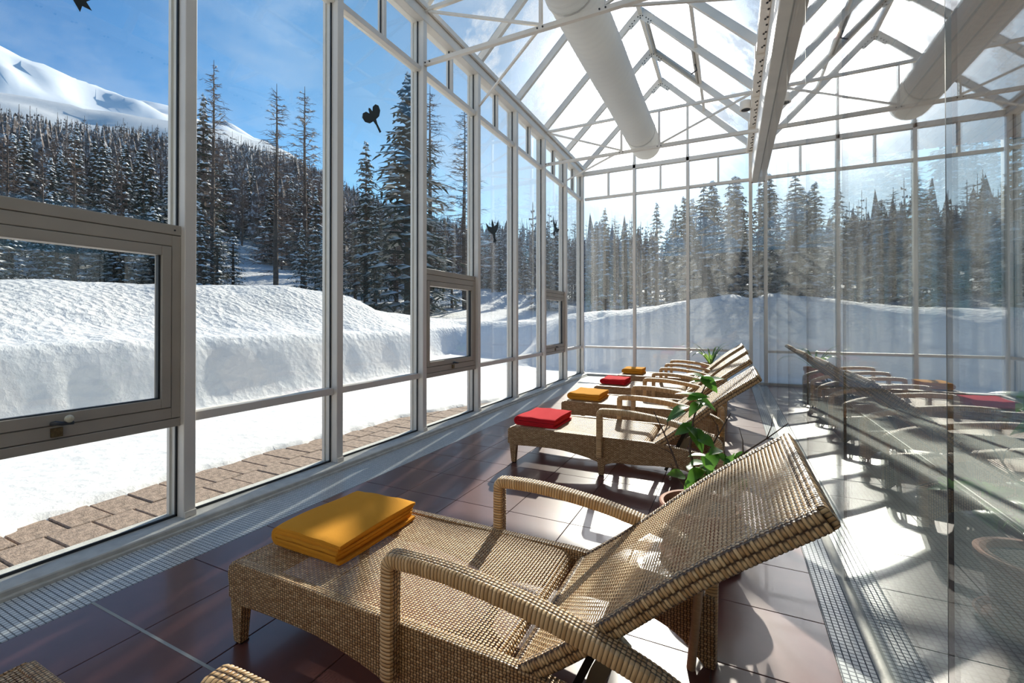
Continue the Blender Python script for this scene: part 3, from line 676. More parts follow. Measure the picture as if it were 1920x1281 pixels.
    # wrapped rim round the backrest
    rim = sweep([(Lb*i/18, bulge(i/18)) for i in range(19)], .036, tk, True, period=.0125, amp=.0025)
    for sg in (-1, 1):
        r = rim.build('backrest_rim', 'rattan_rim', bk, smooth=True) if sg < 0 else bpy.data.objects.new('backrest_rim', r.data)
        if sg > 0: COL.objects.link(r); r.parent = bk
        r.location = (0, sg*(HW-.016), 0)
    hd = sweep([(-HW+.01, 0), (HW-.01, 0)], .036, tk, True, period=.0125, amp=.0025)
    for xx in (Lb, .0):
        r = hd.build('backrest_rim', 'rattan_rim', bk, smooth=True); r.rotation_euler = (0, 0, PI/2); r.location = (xx, 0, 0)
    # support stay under the backrest
    for sg in (-1, 1):
        b = MB().prism([(-.46, .05), (-.40, .05), (-.36, .20), (-.315, .30), (-.27, .35), (-.30, .375), (-.345, .35), (-.40, .24)], sg*.17-.012, sg*.17+.012)
        b.build('support_stay', 'olive_metal', t, bevel=.003)
        MB().bar((-.50, sg*.13, .05), (-.34, sg*.13, .40), .012, .025).build('support_rod', 'bolt_steel', t)
    MB().tube([(-.44, -HW+.02, .055), (-.44, HW-.02, .055)], .011, 8).build('cross_bar', 'olive_metal', t, smooth=True)
    return t
proto = make_lounger()
LC = [.215, 1.585, 4.28, 5.82, 7.30, 8.84]
LL = ['honey rattan lounger at the bottom left corner, only its foot end and arm tip showing',
      'large honey rattan lounger in the foreground with a yellow towel on its foot end',
      'rattan lounger behind the potted shrub with a red towel on its foot end',
      'rattan lounger with a yellow towel, between the two loungers with red towels further back',
      'rattan lounger with the smaller, farther red towel, second from the end wall',
      'farthest rattan lounger, closest to the end wall, with a small yellow towel']
for i, y in enumerate(LC):
    o = proto if i == 0 else copy_tree(proto)
    o.location = (rnd.uniform(-.01, .01) if i > 1 else 0, y, 0)
    tag(o, LL[i], 'lounger', 'rattan loungers in a row')

# ------------------------------------------------------------------ towels
def make_towel(x, y, m, label, w_=.42, d_=.50, h_=.088, rz=0, seed=0):
    r = random.Random(seed); t = h_/6*.95
    bm = MB()
    # nested hairpin folds: each layer is a U closed at -x, the outermost wraps the rest
    def U(z0, z1, x0, x1, t, open_dx):
        c = (z0+z1)/2; R = (z1-z0)/2; out = []
        out.append((x1, z1)); 
        for q in range(7): out.append((x0+(x1-x0)*(.75-q*.11), z1+.0025*math.sin(q*1.7+seed)))
        for q in range(1, 8): a = PI/2+PI*q/8; out.append((x0+R+R*math.cos(a), c+R*math.sin(a)))
        out += [(x0+(x1-x0)*.3, z0), (x1-open_dx, z0)]
        inn = [(x1-open_dx, z0+t), (x0+(x1-x0)*.3, z0+t)]; Ri = R-t
        for q in range(7, 0, -1): a = PI/2+PI*q/8; inn.append((x0+R+Ri*math.cos(a), c+Ri*math.sin(a)))
        for q in range(6, -1, -1): inn.append((x0+(x1-x0)*(.75-q*.11), z1-t+.0025*math.sin(q*1.7+seed)))
        inn.append((x1, z1-t)); return out+inn
    secs = [U(0, h_, -w_/2, w_/2, t, .0), U(t*1.01, h_-t*1.01, -w_/2+t*1.1, w_/2-.008, t, .012), U(t*2.02, h_-t*2.02, -w_/2+t*2.3, w_/2-.004, t*.95, .006)]
    ny = 14
    for si, s in enumerate(secs):
        n = len(s); k = len(bm.v); dy = r.uniform(-.006, .006)
        for j in range(ny+1):
            f = j/ny; yy = -d_/2+d_*f; e = 1-max(0, (abs(2*f-1)-.93))*1.2
            wob = .004*math.sin(f*7+si+seed)
            for (a, z) in s: bm.v.append((a*(1 if e >= 1 else .995)+wob*(z/h_), yy+dy, (z-h_/2)*min(1, e)+h_/2+.004*math.sin(f*5+a*9+seed)*(z/h_)))
        for j in range(ny):
            for i in range(n): a = k+j*n+i; b = k+j*n+(i+1) % n; bm.f.append((a, b, b+n, a+n))
        bm.f.append(tuple(k+i for i in range(n))); bm.f.append(tuple(k+ny*n+i for i in range(n))[::-1])
    # loose bottom flap
    bm.box(-w_/2+.05, w_/2+.012, -d_/2+.004, d_/2-.002, -.001, t*.9) if False else None
    o = bm.build('folded_towel', m, smooth=True, bevel=.003); o.location = (x, y, .336); o.rotation_euler = (0, 0, rz)
    tag(o, label, 'towel', 'folded towels on the loungers'); return o
make_towel(-1.66, .22, 'towel_red', 'red towel at the bottom left corner, nearly cut off by the frame', seed=1)
make_towel(-1.64, 1.62, 'towel_yellow', 'large mustard yellow folded towel on the foreground lounger', rz=.0, seed=2)
make_towel(-1.66, 4.24, 'towel_red', 'larger red folded towel, on the lounger behind the potted shrub', seed=3)
make_towel(-1.66, 5.84, 'towel_yellow', 'yellow folded towel between the two red towels of the far loungers', seed=4)
make_towel(-1.66, 7.40, 'towel_red', 'smaller red folded towel, on the lounger second from the end wall', w_=.40, d_=.46, seed=5)
make_towel(-1.66, 8.96, 'towel_yellow', 'small bright yellow folded towel on the farthest lounger', w_=.38, d_=.44, h_=.10, seed=6)

# ------------------------------------------------------------------ plants
def make_pot(name, x, y, R, H, label, cat='plant'):
    t = empty(name, (x, y, 0)); tag(t, label, cat)
    p = MB().lathe([(R*.66, .012), (R*.70, .0), (R*.72, .01), (R*.86, H*.55), (R*.95, H*.82), (R*.95, H*.84), (R*1.03, H*.85), (R*1.04, H*.98), (R, H), (R*.93, H*.99), (R*.90, H*.86), (R*.3, H*.85)], (0, 0, .015), 36)
    p.build('pot', 'terracotta', t, smooth=True)
    MB().lathe([(R*.8, 0), (R*.98, .0), (R*1.05, .03), (R*1.0, .03), (R*.9, .012)], (0, 0, 0), 30).build('saucer', 'terracotta', t, smooth=True)
    MB().lathe([(R*.88, H*.84), (R*.8, H*.90), (R*.4, H*.915), (.01, H*.92)], (0, 0, .015), 24).build('soil', 'soil', t, smooth=True)
    return t
def leaf_mesh(L_, W_, curl, n=7):
    m = MB(); pts = []
    for i in range(n+1):
        f = i/n; w = W_*math.sin(PI*min(1, f**.8))*(.98 if 0 < i < n else 0)+.001; x = L_*f; z = -curl*f*f*L_
        pts.append([(x, -w/2, z+.12*w), (x, 0, z), (x, w/2, z+.12*w)])
    for p in pts: m.v += p
    for i in range(n):
        for j in range(2): a = i*3+j; m.f.append((a, a+1, a+4, a+3))
    return m
def solid_leaf(m):
    return m
leaf_protos = []
def add_leaf(par, pos, direc, up, L_, W_, curl, m='leaf', name='leaf'):
    key = (round(L_, 2), round(W_, 2), round(curl, 1), m)
    for k, d in leaf_protos:
        if k == key: o = bpy.data.objects.new(name, d); COL.objects.link(o); o.parent = par; break
    else:
        o = leaf_mesh(L_, W_, curl).build(name, m, par, smooth=True)
        leaf_protos.append((key, o.data))
    d = Vector(direc).normalized(); s = Vector(up).cross(d).normalized(); u = d.cross(s)
    mt = Matrix((d, s, u)).transposed().to_4x4(); mt.translation = Vector(pos); o.matrix_local = mt; return o
PX, PYY = -.16, 2.80
sh = make_pot('potted_shrub', PX, PYY, .205, .30, 'terracotta pot with a leggy green shrub and bare twigs behind the foreground lounger')
r = random.Random(5)
stems = [[(0, 0, .27), (.00, -.01, .42), (-.05, 0, .60), (-.03, .0, .78), (.01, .01, .92), (.05, 0, 1.02)],
         [(.0, .01, .27), (.06, .0, .40), (.13, .0, .52), (.22, 0, .62), (.33, .01, .71), (.43, .02, .80)],
         [(-.01, 0, .27), (-.09, .01, .42), (-.14, .02, .56), (-.19, .02, .68), (-.25, .03, .80)],
         [(.01, .0, .28), (.04, .03, .42), (.03, .05, .56), (.10, .06, .70), (.16, .07, .82)],
         [(.0, .0, .28), (-.06, -.02, .38), (-.12, -.02, .46), (-.15, -.02, .52)],
         [(.13, 0, .52), (.20, -.03, .55), (.29, -.04, .57), (.36, -.04, .60)]]
for i, s in enumerate(stems):
    n = len(s); MB().tube(s, [.009-.0065*k/(n-1) for k in range(n)], 6).build('stem', 'twig', sh, smooth=True)
tw = MB()
for (a, b) in (((.33, .01, .71), (.36, .0, .84)), ((.22, 0, .62), (.20, .0, .76)), ((.22, 0, .62), (.33, 0, .60)), ((.33, 0, .60), (.42, .01, .55)), ((-.14, .02, .56), (-.22, 0, .60)), ((.10, .06, .70), (.06, .04, .80)), ((.33, .01, .71), (.42, .0, .72)), ((.13, .0, .52), (.12, .0, .66)), ((.29, -.04, .57), (.33, -.03, .66)), ((-.19, .02, .68), (-.17, .03, .78))):
    tw.tube([a, ((a[0]+b[0])/2+.008, a[1]+.004, (a[2]+b[2])/2), b], [.0035, .0025, .0012], 5)
tw.build('twigs', 'twig', sh)
def leaves_at(c, n, spread, L0, L1, seedv):
    rr = random.Random(seedv)
    for k in range(n):
        a = rr.uniform(0, 2*PI); el = rr.uniform(-.5, .5)
        d = (math.cos(a)*math.cos(el), math.sin(a)*math.cos(el), math.sin(el)); p = tuple(c[i]+rr.uniform(-spread, spread)*(1 if i != 1 else .5) for i in range(3))
        L_ = round(rr.uniform(L0, L1)/.02)*.02
        add_leaf(sh, p, d, (rr.uniform(-.3, .3), rr.uniform(-.8, .1), 1), L_, L_*.62, rr.choice((.3, .6)))
leaves_at((.04, 0, 1.00), 5, .03, .10, .13, 1)
leaves_at((-.02, 0, .86), 7, .05, .10, .14, 2)
leaves_at((-.05, 0, .74), 6, .06, .10, .14, 3)
leaves_at((.06, 0, .56), 9, .07, .09, .13, 4)
leaves_at((-.01, -.02, .50), 9, .08, .09, .13, 5)
leaves_at((.17, 0, .56), 7, .07, .08, .12, 6)
leaves_at((.33, -.03, .60), 4, .03, .07, .10, 7)
leaves_at((.06, 0, .42), 5, .06, .07, .10, 8)
# strap-leaved plant at the far end
sp = make_pot('potted_strap_plant', -.36, 10.15, .18, .46, 'strap-leaved green plant in a terracotta pot between the last lounger and end wall')
r = random.Random(11)
for k in range(24):
    a = r.uniform(0, 2*PI); L_ = r.uniform(.45, .80); el = r.uniform(.75, 1.35); n = 9; m = MB()
    if k < 4: a, L_, el = ((PI+.1, .95, 1.0), (PI-.2, .85, 1.2), (.1, .70, 1.1), (-.2, .65, 1.0))[k]
    p = Vector((math.cos(a)*.02, math.sin(a)*.02, .44)); el0 = el
    for i in range(n+1):
        f = i/n; wd = .034*math.sin(PI*(.12+.88*f))**.6+.001 if i < n else .001
        sd_ = Vector((-math.sin(a), math.cos(a), 0))*wd/2; m.v += [tuple(p-sd_), tuple(p+sd_)]
        el = el0 - 1.75*f*f*(L_/.6); p = p + Vector((math.cos(a)*math.cos(el), math.sin(a)*math.cos(el), math.sin(el)))*L_/n
    for i in range(n): m.f.append((2*i, 2*i+1, 2*i+3, 2*i+2))
    m.build('leaf', 'strap_leaf', sp, smooth=True)

# ------------------------------------------------------------------ outdoors: terrain
rng = np.random.default_rng(3)
def vnoise(x, y, seed=0):
    xi = np.floor(x).astype(int); yi = np.floor(y).astype(int); fx = x-xi; fy = y-yi; fx = fx*fx*(3-2*fx); fy = fy*fy*(3-2*fy)
    def h(a, b): 
        n = (a*374761393 + b*668265263 + seed*982451653) & 0xffffffff; n = ((n ^ (n >> 13))*1274126177) & 0xffffffff
        return ((n ^ (n >> 16)) & 0xffff)/65535.
    return (h(xi, yi)*(1-fx)+h(xi+1, yi)*fx)*(1-fy) + (h(xi, yi+1)*(1-fx)+h(xi+1, yi+1)*fx)*fy
def fbm(x, y, o=4, seed=0):
    s = 0; a = .5
    for k in range(o): s = s+a*(vnoise(x*2**k, y*2**k, seed+k)-.5); a *= .5
    return s
def sst(a, b, x): t = np.clip((x-a)/(b-a), 0, 1); return t*t*(3-2*t)
AZT = np.radians([-60, -30, -10, 8, 20, 30, 40, 47, 51, 58, 66, 70, 76, 90, 110, 150])
ELT = np.tan(np.radians([6, 5, 5.5, 6, 7, 8.5, 11, 14, 17.4, 19.0, 18.6, 18.2, 17.6, 17, 14, 10]))
def hillz(X, Y):
    r_ = np.hypot(X, Y); az = np.arctan2(-X, Y); tt = np.interp(az, AZT, ELT)
    k = np.clip((r_-22)/(150-22), 0, 1.15)
    return 1.34 + tt*150*(k**1.25) + fbm(X*.06, Y*.06, 4, 9)*7*np.clip((r_-25)/40, 0, 1)
EDGE_Y = [-3, 1.1, 2.1, 2.4, 3.2, 3.9, 4.4, 5.0, 6.0, 6.8, 9.6]; EDGE_X = [-3.95, -4.03, -4.16, -4.18, -4.15, -4.06, -4.05, -4.03, -3.75, -3.4, -3.2]
def ground(X, Y):
    n1 = fbm(X*.45, Y*.45, 5, 1); n2 = fbm(X*2.2, Y*2.2, 4, 5)
    F = -7.0 - 1.6*sst(9.5, 12.5, Y) + .28*n1            # foot of the cut snow wall along the lane
    d = F - X
    topY = np.interp(Y, [-8, 2.5, 5.1, 8.0, 8.9, 12.4, 18.4, 27], [1.85, 1.95, 2.05, 2.22, 2.14, 1.95, 1.62, 1.75])
    face = 1.02*sst(0, .55, d) ; slope = (topY-1.02)*sst(.4, 3.6, d)
    zl = face + slope - .35*sst(4.2, 7.5, d) + n1*.13*sst(.3, 1, d) + n2*.09*sst(.25, .8, d)
    # bank behind the end wall
    topX = np.interp(X, [-12, -6, -4.6, -2.9, -1.2, 0, .5, 2, 4, 9, 20], [1.5, 1.55, 1.62, 1.70, 1.98, 2.12, 2.02, 1.85, 1.65, 1.7, 1.6])
    e = Y - (12.3 - .10*np.abs(X+1) + .5*fbm(X*.5, Y*.1, 2, 8))
    zb = topX*sst(0, 2.6, e)**.7*(.97) + n1*.10*sst(0, .6, e) + .1*n2*sst(0, .4, e)
    zb = zb*sst(-6.6, -4.6, X) + zb*.85*(1-sst(-6.6, -4.6, X))*sst(13.5, 16, Y)
    # bank right of the hall
    g_ = X - (HALL+1.8); zr = 1.5*sst(0, 2.5, g_) + n1*.2*sst(0, 1, g_)
    z = np.maximum(np.maximum(zl, zb), zr)
    edge = np.interp(Y, EDGE_Y, EDGE_X) + fbm(X*.0+Y*3, Y*3, 4, 4)*.22
    cover = sst(-.04, .10, edge - X)
    z = z + np.where(Y < 10.2, -.06 + .095*cover, .03) + n2*.02*cover
    r_ = np.hypot(X, Y); hz = hillz(X, Y); kk = sst(14, 24, r_)
    z = z*(1-kk) + hz*kk
    inside = (X > -3.42) & (X < HALL+.35) & (Y < YB+.12) & (Y > -3)
    return np.where(inside, -.4, z)
def grid_obj(xs_, ys_, fn, name, m, label=None):
    X, Y = np.meshgrid(xs_, ys_); Z = fn(X, Y); n, k = len(xs_), len(ys_)
    v = np.stack([X.ravel(), Y.ravel(), Z.ravel()], 1)
    i = np.arange(n*(k-1)).reshape(k-1, n)[:, :-1].ravel(); f = np.stack([i, i+1, i+1+n, i+n], 1)
    me = bpy.data.meshes.new(name); me.from_pydata(v.tolist(), [], f.tolist()); me.polygons.foreach_set('use_smooth', [True]*len(me.polygons)); me.materials.append(M[m]); me.update()
    o = bpy.data.objects.new(name, me); COL.objects.link(o); return o
def axis(segs):
    a = []
    for s, e, st in segs: a += list(np.arange(s, e, st))
    return np.array(a + [segs[-1][1]])
gx = axis([(-34, -14, .7), (-14, -11, .25), (-11, -6.2, .09), (-6.2, -3.42, .06), (-3.42, -3.0, .21), (-3.0, 1.2, .17), (1.2, 8, .4), (8, 30, 1)])
gy = axis([(-14, -3, .7), (-3, 0, .2), (0, 11, .08), (11, 17, .11), (17, 36, .7)])
snowg = struct(grid_obj(gx, gy, ground, 'snow_ground', 'snow'), 'bright snow covered lane and ploughed snow banks around the sun room')
# polar hillside
def polar(r0, r1, nr_, a0, a1, na, fn, name, m):
    R = np.geomspace(r0, r1, nr_); A = np.radians(np.linspace(a0, a1, na)); RR, AA = np.meshgrid(R, A); X = -RR*np.sin(AA); Y = RR*np.cos(AA); Z = fn(X, Y, RR, AA)
    n, k = nr_, na; v = np.stack([X.ravel(), Y.ravel(), Z.ravel()], 1); i = np.arange(n*(k-1)).reshape(k-1, n)[:, :-1].ravel(); f = np.stack([i, i+n, i+1+n, i+1], 1)
    me = bpy.data.meshes.new(name); me.from_pydata(v.tolist(), [], f.tolist()); me.polygons.foreach_set('use_smooth', [True]*len(me.polygons)); me.materials.append(M[m]); me.update()
    o = bpy.data.objects.new(name, me); COL.objects.link(o); return o
struct(polar(26, 190, 60, -95, 150, 200, lambda X, Y, R, A: hillz(X, Y)-.15-np.clip(34-R, 0, 8)*.05, 'hillside', 'snow'), 'snowy hillside rising behind the lane, covered with trees')
def peak(X, Y, R, A):
    c = np.exp(-((np.degrees(A)-88)/15.0)**2); base = (np.interp(A, AZT, ELT)+.006)*R
    return base*sst(120, 250, R) + R*.10*c*sst(230, 480, R) + fbm(X*.012, Y*.012, 6, 3)*60*sst(200, 350, R)
struct(polar(170, 620, 50, 15, 125, 160, peak, 'mountain', 'wooded_slope'), 'white mountain peak above the wooded slope at the left')

# pavers between the glass and the snow
pv = struct(empty('terrace', (-3.4, 0, 0)), 'brown concrete pavers beside the sun room, half buried under snow')
MB().box(-2.4, 0, -2.6, 10.5, -.12, -.03).build('terrace_bed', 'soil', pv)
pm = None
for i, x0 in enumerate((-.42, -.86, -1.30, -1.74)):
    yy = -.6 + (.12 if i % 2 else 0)
    while yy < 8.6:
        lim = np.interp(yy, EDGE_Y, EDGE_X)-.12
        if -3.4+x0+.44 > lim-.15:
            if pm is None: o = MB().box(.004, .434, .004, .229, -.05, 0).build('paver', 'paver', pv, bevel=.005, seg=1); pm = o.data
            else: o = bpy.data.objects.new('paver', pm); COL.objects.link(o); o.parent = pv
            o.location = (x0, yy, rnd.uniform(-.004, .002)); o.rotation_euler = (rnd.uniform(-.006, .006), rnd.uniform(-.006, .006), rnd.uniform(-.005, .005))
        yy += .235

# ------------------------------------------------------------------ trees
def tri_blade(m, p, d, w, droop, n=3, tw=0):
    """tapered drooping blade from p along d"""
    s = d.cross(Vector((0, 0, 1))); s = s.normalized() if s.length > 1e-3 else Vector((1, 0, 0)); k = len(m.v); L_ = d.length; dn = d.normalized(); q = p.copy()
    for i in range(n+1):
        f = i/n; ww = w*(1-f*.85)*(.55 if i == 0 else 1)
        m.v += [tuple(q-s*ww/2), tuple(q+s*ww/2)]; q = q + (dn + Vector((0, 0, -droop*(f+.15))))*L_/n
    for i in range(n): m.f.append((k+2*i, k+2*i+1, k+2*i+3, k+2*i+2))
def spruce(seed, H=10., full=.2, dens=1., snowy=1.):
    r = random.Random(seed); fo, sn = MB(), MB(); tr = MB().tube([(0, 0, -.6), (0.02, 0, H*.5), (0, 0, H*.99)], [H*.017, H*.010, .01], 6)
    z = H*.05
    while z < H*.985:
        f = 1-z/H; R = H*full*(f**.82)*r.uniform(.8, 1.12)+.08; nb = max(4, int((6+6*f)*dens)); a0 = r.uniform(0, 6)
        for b in range(nb):
            a = a0+2*PI*b/nb+r.uniform(-.3, .3); Rb = R*r.uniform(.65, 1.15); d = Vector((math.cos(a), math.sin(a), .12))*Rb; p = Vector((0, 0, z+r.uniform(-.1, .1)))
            w_ = .20+.17*Rb; dr = r.uniform(.28, .5); tri_blade(fo, p, d, w_, dr)
            for q in (.35, .6, .85):      # side sprays
                pp = p + d*q + Vector((0, 0, -dr*Rb*q*q*.75))
                for sg in (-1, 1):
                    if r.random() < .85: tri_blade(fo, pp, (Vector((math.cos(a+sg*.95), math.sin(a+sg*.95), -.15)))*Rb*.34*r.uniform(.7, 1.2), .13+.03*Rb, .45, 2)
            if r.random() < .74*snowy:      # snow pillow riding on the branch
                st = r.uniform(.25, .45); c = p + d*st + Vector((0, 0, -dr*Rb*st*st*.7+.05)); L2 = Rb*r.uniform(.35, .6); wv = w_*r.uniform(.8, 1.3)
                dd = Vector((math.cos(a), math.sin(a), -dr*.75)).normalized(); s = Vector((-math.sin(a), math.cos(a), 0)); k = len(sn.v); h = .05+.05*r.random()
                ring = [c, c+dd*L2*.35+s*wv*.5, c+dd*L2, c+dd*L2*.35-s*wv*.5]; sn.v += [tuple(x) for x in ring]+[tuple(c+dd*L2*.4+Vector((0, 0, h+.04)))]
                sn.f += [(k, k+1, k+4), (k+1, k+2, k+4), (k+2, k+3, k+4), (k+3, k, k+4), (k, k+3, k+2, k+1)]
        z += (.26+.34*f)*H/10*r.uniform(.8, 1.2)/max(.6, dens)
    return tr, fo, sn
def larch(seed, H=12., snowy=.5):
    r = random.Random(seed); tr = MB().tube([(0, 0, -.6), (.04, .02, H*.4), (-.02, 0, H*.75), (0, 0, H)], [H*.013, H*.010, H*.005, .012], 6); fo, sn = MB(), MB()
    z = H*.22
    while z < H*.97:
        f = 1-z/H; R = H*.16*(f**.7)+.15
        for b in range(5):
            a = r.uniform(0, 2*PI); Rb = R*r.uniform(.5, 1.2); p = Vector((0, 0, z+r.uniform(-.2, .2))); d = Vector((math.cos(a), math.sin(a), r.uniform(-.15, .25)))*Rb
            e = p+d; fo.tube([p, p+d*.5+Vector((0, 0, -.04*Rb)), e+Vector((0, 0, .05))], [.022, .014, .005], 3, cap=False)
            for q in range(5):
                t = r.uniform(.25, 1); pp = p+d*t; aa = a+r.choice((-1, 1))*r.uniform(.5, 1.2); fo.tube([pp, pp+Vector((math.cos(aa), math.sin(aa), r.uniform(-.45, .1)))*Rb*.35], [.010, .004], 3, cap=False)
            if r.random() < snowy*.5:
                c = p+d*.55+Vector((0, 0, .02)); dd = d.normalized(); s = Vector((-math.sin(a), math.cos(a), 0)); wv = .07; k = len(sn.v); L2 = Rb*.4
                sn.v += [tuple(x) for x in (c, c+dd*L2*.5+s*wv, c+dd*L2, c+dd*L2*.5-s*wv, c+dd*L2*.5+Vector((0, 0, .09)))]
                sn.f += [(k, k+1, k+4), (k+1, k+2, k+4), (k+2, k+3, k+4), (k+3, k, k+4), (k, k+3, k+2, k+1)]
        z += .22*H/12
    return tr, fo, sn
def make_tree(gen, name, fol):
    t = empty(name); tr, fo, sn = gen
    tr.build('trunk', 'bark', t, uv=False); fo.build('needles' if fol == 'needles' else 'branches', fol, t, uv=False); sn.build('snow_load', 'tree_snow', t, uv=False); return t
SP = [make_tree(spruce(1, 10, .19), 'snowy_spruce', 'needles'), make_tree(spruce(2, 10, .15, .9), 'snowy_spruce', 'needles'), make_tree(spruce(3, 10, .24, 1.1, 1.2), 'snowy_spruce', 'needles'), make_tree(spruce(9, 10, .17, 1, .5), 'snowy_spruce', 'needles')]
LA = [make_tree(larch(4), 'bare_larch', 'larch_twigs'), make_tree(larch(5, 12, .9), 'bare_larch', 'larch_twigs'), make_tree(larch(6, 12, .3), 'bare_larch', 'larch_twigs')]
used = set()
def place(kind, i, x, y, s, z=None, label=None, group=None, sxy=1):
    pr = (SP if kind == 's' else LA)[i]
    o = pr if pr.name not in used else copy_tree(pr)
    used.add(pr.name)
    z = float(ground(np.array([[x]]), np.array([[y]]))[0, 0]) if z is None else z
    o.location = (x, y, z-.1); o.rotation_euler = (0, 0, rnd.uniform(0, 6.28)); o.scale = (s*sxy, s*sxy, s)
    lb = label or ('snow-laden dark spruce standing in the forest outside' if kind == 's' else 'bare brown larch standing in the forest outside')
    tag(o, lb, 'tree', group or ('spruces in the snowy forest' if kind == 's' else 'larches in the snowy forest'))
    return o
def pol(az, r_): a = math.radians(az); return -r_*math.sin(a), r_*math.cos(a)
rt = random.Random(21)
# singled-out trees seen through the left windows (azimuth from the room axis, distance)
for kind, i, az, d, s, lab, sxy in (
    ('s', 2, 38.2, 25, 1.32, 'broad snow-covered spruce close behind the bank, beyond the window with the round-winged bird', 1.1),
    ('s', 0, 43.2, 26, .95, 'tall snowy spruce left of the round-winged bird sticker', 1),
    ('l', 1, 31.3, 29.5, 1.12, 'tall frosted larch seen through the window above the middle opening sash', 1),
    ('l', 0, 35.6, 26.5, 1.1, 'pale frosted larch at the right edge of the third window', 1),
    ('s', 1, 59.8, 26, 1.02, 'narrow dark spruce just right of the nearest post', 1),
    ('l', 0, 58.9, 24, .95, 'bare larch with a long clean trunk on the sunny clearing', .8),
    ('l', 2, 52.9, 22, .86, 'thick bare larch trunk in the middle of the second window', .9),
    ('l', 1, 50.0, 27, 1.0, 'slim frosted larch right of the thick trunk in the second window', .9),
    ('s', 3, 56.8, 19, .16, 'tiny young spruce alone on the snow of the clearing', 1),
    ('s', 0, 50.3, 19, .36, 'small snowy spruce low in the second window', 1),
    ('s', 2, 47.6, 20, .45, 'middle-sized bushy spruce at the right edge of the second window', 1),
    ('s', 2, 67.5, 21, .36, 'low wide spruce behind the bank, seen through the nearest opening sash', 1.5)):
    x, y = pol(az, d); place(kind, i, x, y, s, label=lab, sxy=sxy)
LIM = [math.tan(math.radians(q)) for q in (19.5, 19.5, 19, 15, 13.5, 12, 14.5, 16.5, 17.8, 18.6, 17.8, 17.2, 16.8, 16, 14, 12)]
def toplimit(az): return float(np.interp(math.radians(az), AZT, LIM))
REG = [(72, 200, 'seen past the left edge of the nearest window'), (58, 72, 'behind the bank, seen through the nearest window'), (47, 58, 'around the snowy clearing in the second window'),
       (38, 47, 'behind the bank, seen through the third window'), (27, 38, 'on the slope seen through the fourth window'), (14, 27, 'seen through the narrow windows near the far corner'),
       (2, 14, 'behind the end wall, left of its middle post'), (-12, 2, 'behind the end wall near the gutter girder'), (-200, -12, 'behind the end wall of the pool hall')]
spots = []
def free(x, y, dmin):
    for a, b in spots:
        if (a-x)**2+(b-y)**2 < dmin*dmin: return False
    spots.append((x, y)); return True
def wild(az, d, k_, smin, smax, z=None, sxy=1):
    x, y = pol(az, d)
    z = float(hillz(np.array([x]), np.array([y]))[0]) if z is None and d > 24 else (float(ground(np.array([[x]]), np.array([[y]]))[0, 0]) if z is None else z)
    H = 10. if k_ == 's' else 12.
    smx = (d*toplimit(az)*rt.uniform(.93, 1.03)+1.34-z)/H
    s_ = min(smax, smx)
    if s_ < .16: return
    s_ = rt.uniform(max(smin, s_*.8), s_) if s_ > smin else s_
    reg = next(q for a, b, q in REG if a <= az < b); far = d > 34
    kind = ('distant' if far else 'near') + (' snow-laden dark spruce ' if k_ == 's' else ' bare brown larch ')
    size = 'spruces' if k_ == 's' else 'larches'
    place(k_, rt.randrange(4 if k_ == 's' else 3), x, y, s_, z, label=kind+reg, group=('distant ' if far else 'near ')+size+' '+reg, sxy=sxy)
cnt = 0
for _ in range(3000):      # hillside
    if cnt >= 150: break
    az = rt.uniform(26, 82); d = 21+38*rt.random()
    if 49.0 < az < 58.5 and d < 40: continue
    if pol(az, d)[0] > -15.5 or not free(*pol(az, d), 1.5): continue
    cnt += 1; wild(az, d, 's' if rt.random() < .55 else 'l', .4, .95)
cnt = 0
for _ in range(900):       # low young growth right behind the bank at the left
    if cnt >= 22: break
    az = rt.uniform(57, 80); d = rt.uniform(17.5, 23.5)
    if pol(az, d)[0] > -15.5 or not free(*pol(az, d), .9): continue
    cnt += 1; wild(az, d, 's', .2, .42, z=1.4, sxy=1.3)
cnt = 0
for _ in range(400):        # big heavy spruces close behind the end bank
    if cnt >= 20: break
    az = rt.uniform(-34, 5); d = rt.uniform(16, 20)
    if not free(*pol(az, d), 1.7): continue
    cnt += 1; wild(az, d, 's', .5, .9, z=1.3, sxy=1.35)
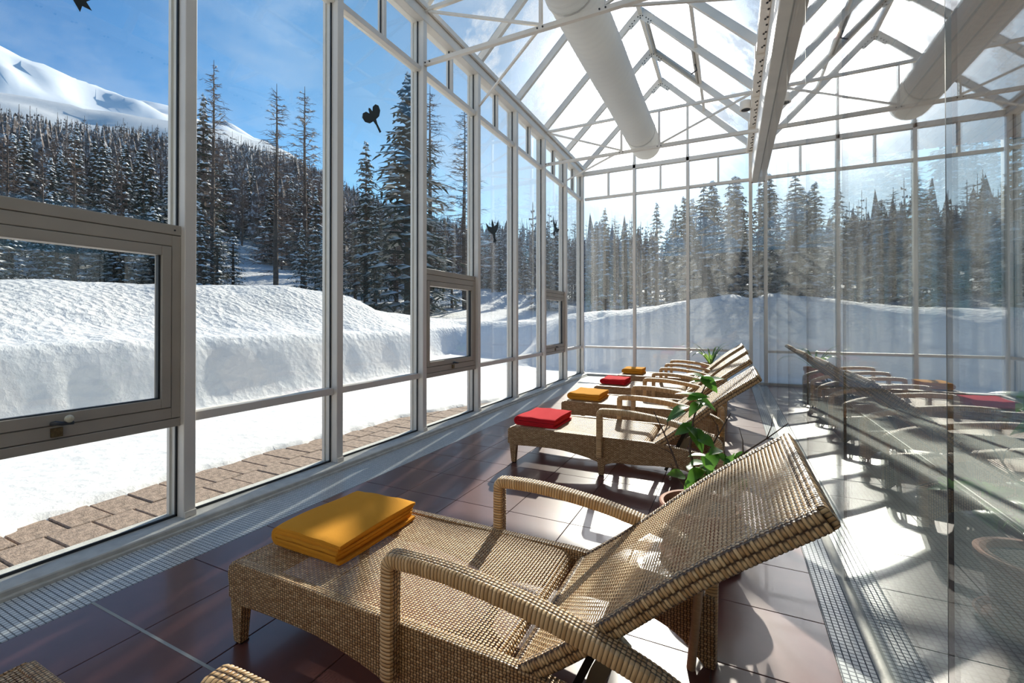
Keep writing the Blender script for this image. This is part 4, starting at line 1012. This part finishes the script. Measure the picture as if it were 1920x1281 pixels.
cnt = 0
for _ in range(2000):       # behind the end wall
    if cnt >= 84: break
    az = rt.uniform(-58, 26); d = rt.uniform(17.5, 31)
    if az > 4: d += 12
    if not free(*pol(az, d), 1.3): continue
    cnt += 1; wild(az, d, 's' if rt.random() < .88 else 'l', .42, .9, z=1.2, sxy=1.25)
# distant forest as one mass
m = MB(); rf_ = random.Random(33)
for k in range(5200):
    az = rf_.uniform(8, 95) if k % 6 else rf_.uniform(-60, 30); d = 48+120*rf_.random()**.8
    if az > 68 and d > 160: continue
    x, y = pol(az, d); z = float(hillz(np.array([x]), np.array([y]))[0]); H = min(rf_.uniform(4.5, 8.5), d*toplimit(az)*rf_.uniform(.96, 1.03)+1.34-z)
    if H < 1.2: continue
    R = H*rf_.uniform(.10, .17); a0 = rf_.uniform(0, 6)
    if rf_.random() < .5:
        for q, (zz, rr_) in enumerate(((.12, 1), (.42, .75), (.68, .5))):
            kk = len(m.v); m.v += [(x+R*rr_*math.cos(a0+q+2*PI*j/5)*rf_.uniform(.7, 1.2), y+R*rr_*math.sin(a0+q+2*PI*j/5), z+H*zz+rf_.uniform(-.2, .2)) for j in range(5)] + [(x, y, z+H*min(1, zz+.42))]
            m.f += [(kk+j, kk+(j+1) % 5, kk+5) for j in range(5)]
    else:
        m.tube([(x, y, z-.5), (x, y, z+H*1.15)], [.13, .02], 3, cap=False)
        for q in range(9):
            zz = z+H*(.3+.09*q); a = rf_.uniform(0, 2*PI); e = H*.13*(1-q/11); kk = len(m.v)
            m.v += [(x, y, zz), (x+e*math.cos(a), y+e*math.sin(a), zz+.1), (x+e*math.cos(a), y+e*math.sin(a), zz-.15), (x-e*math.cos(a+.4), y-e*math.sin(a+.4), zz+.25), (x-e*math.cos(a+.4), y-e*math.sin(a+.4), zz-.05)]
            m.f += [(kk, kk+1, kk+2), (kk, kk+3, kk+4)]
fo = m.build('distant_forest', 'far_trees', uv=False); tag(fo, 'dense mass of distant larches and spruces covering the upper slope', 'forest', kind='stuff')
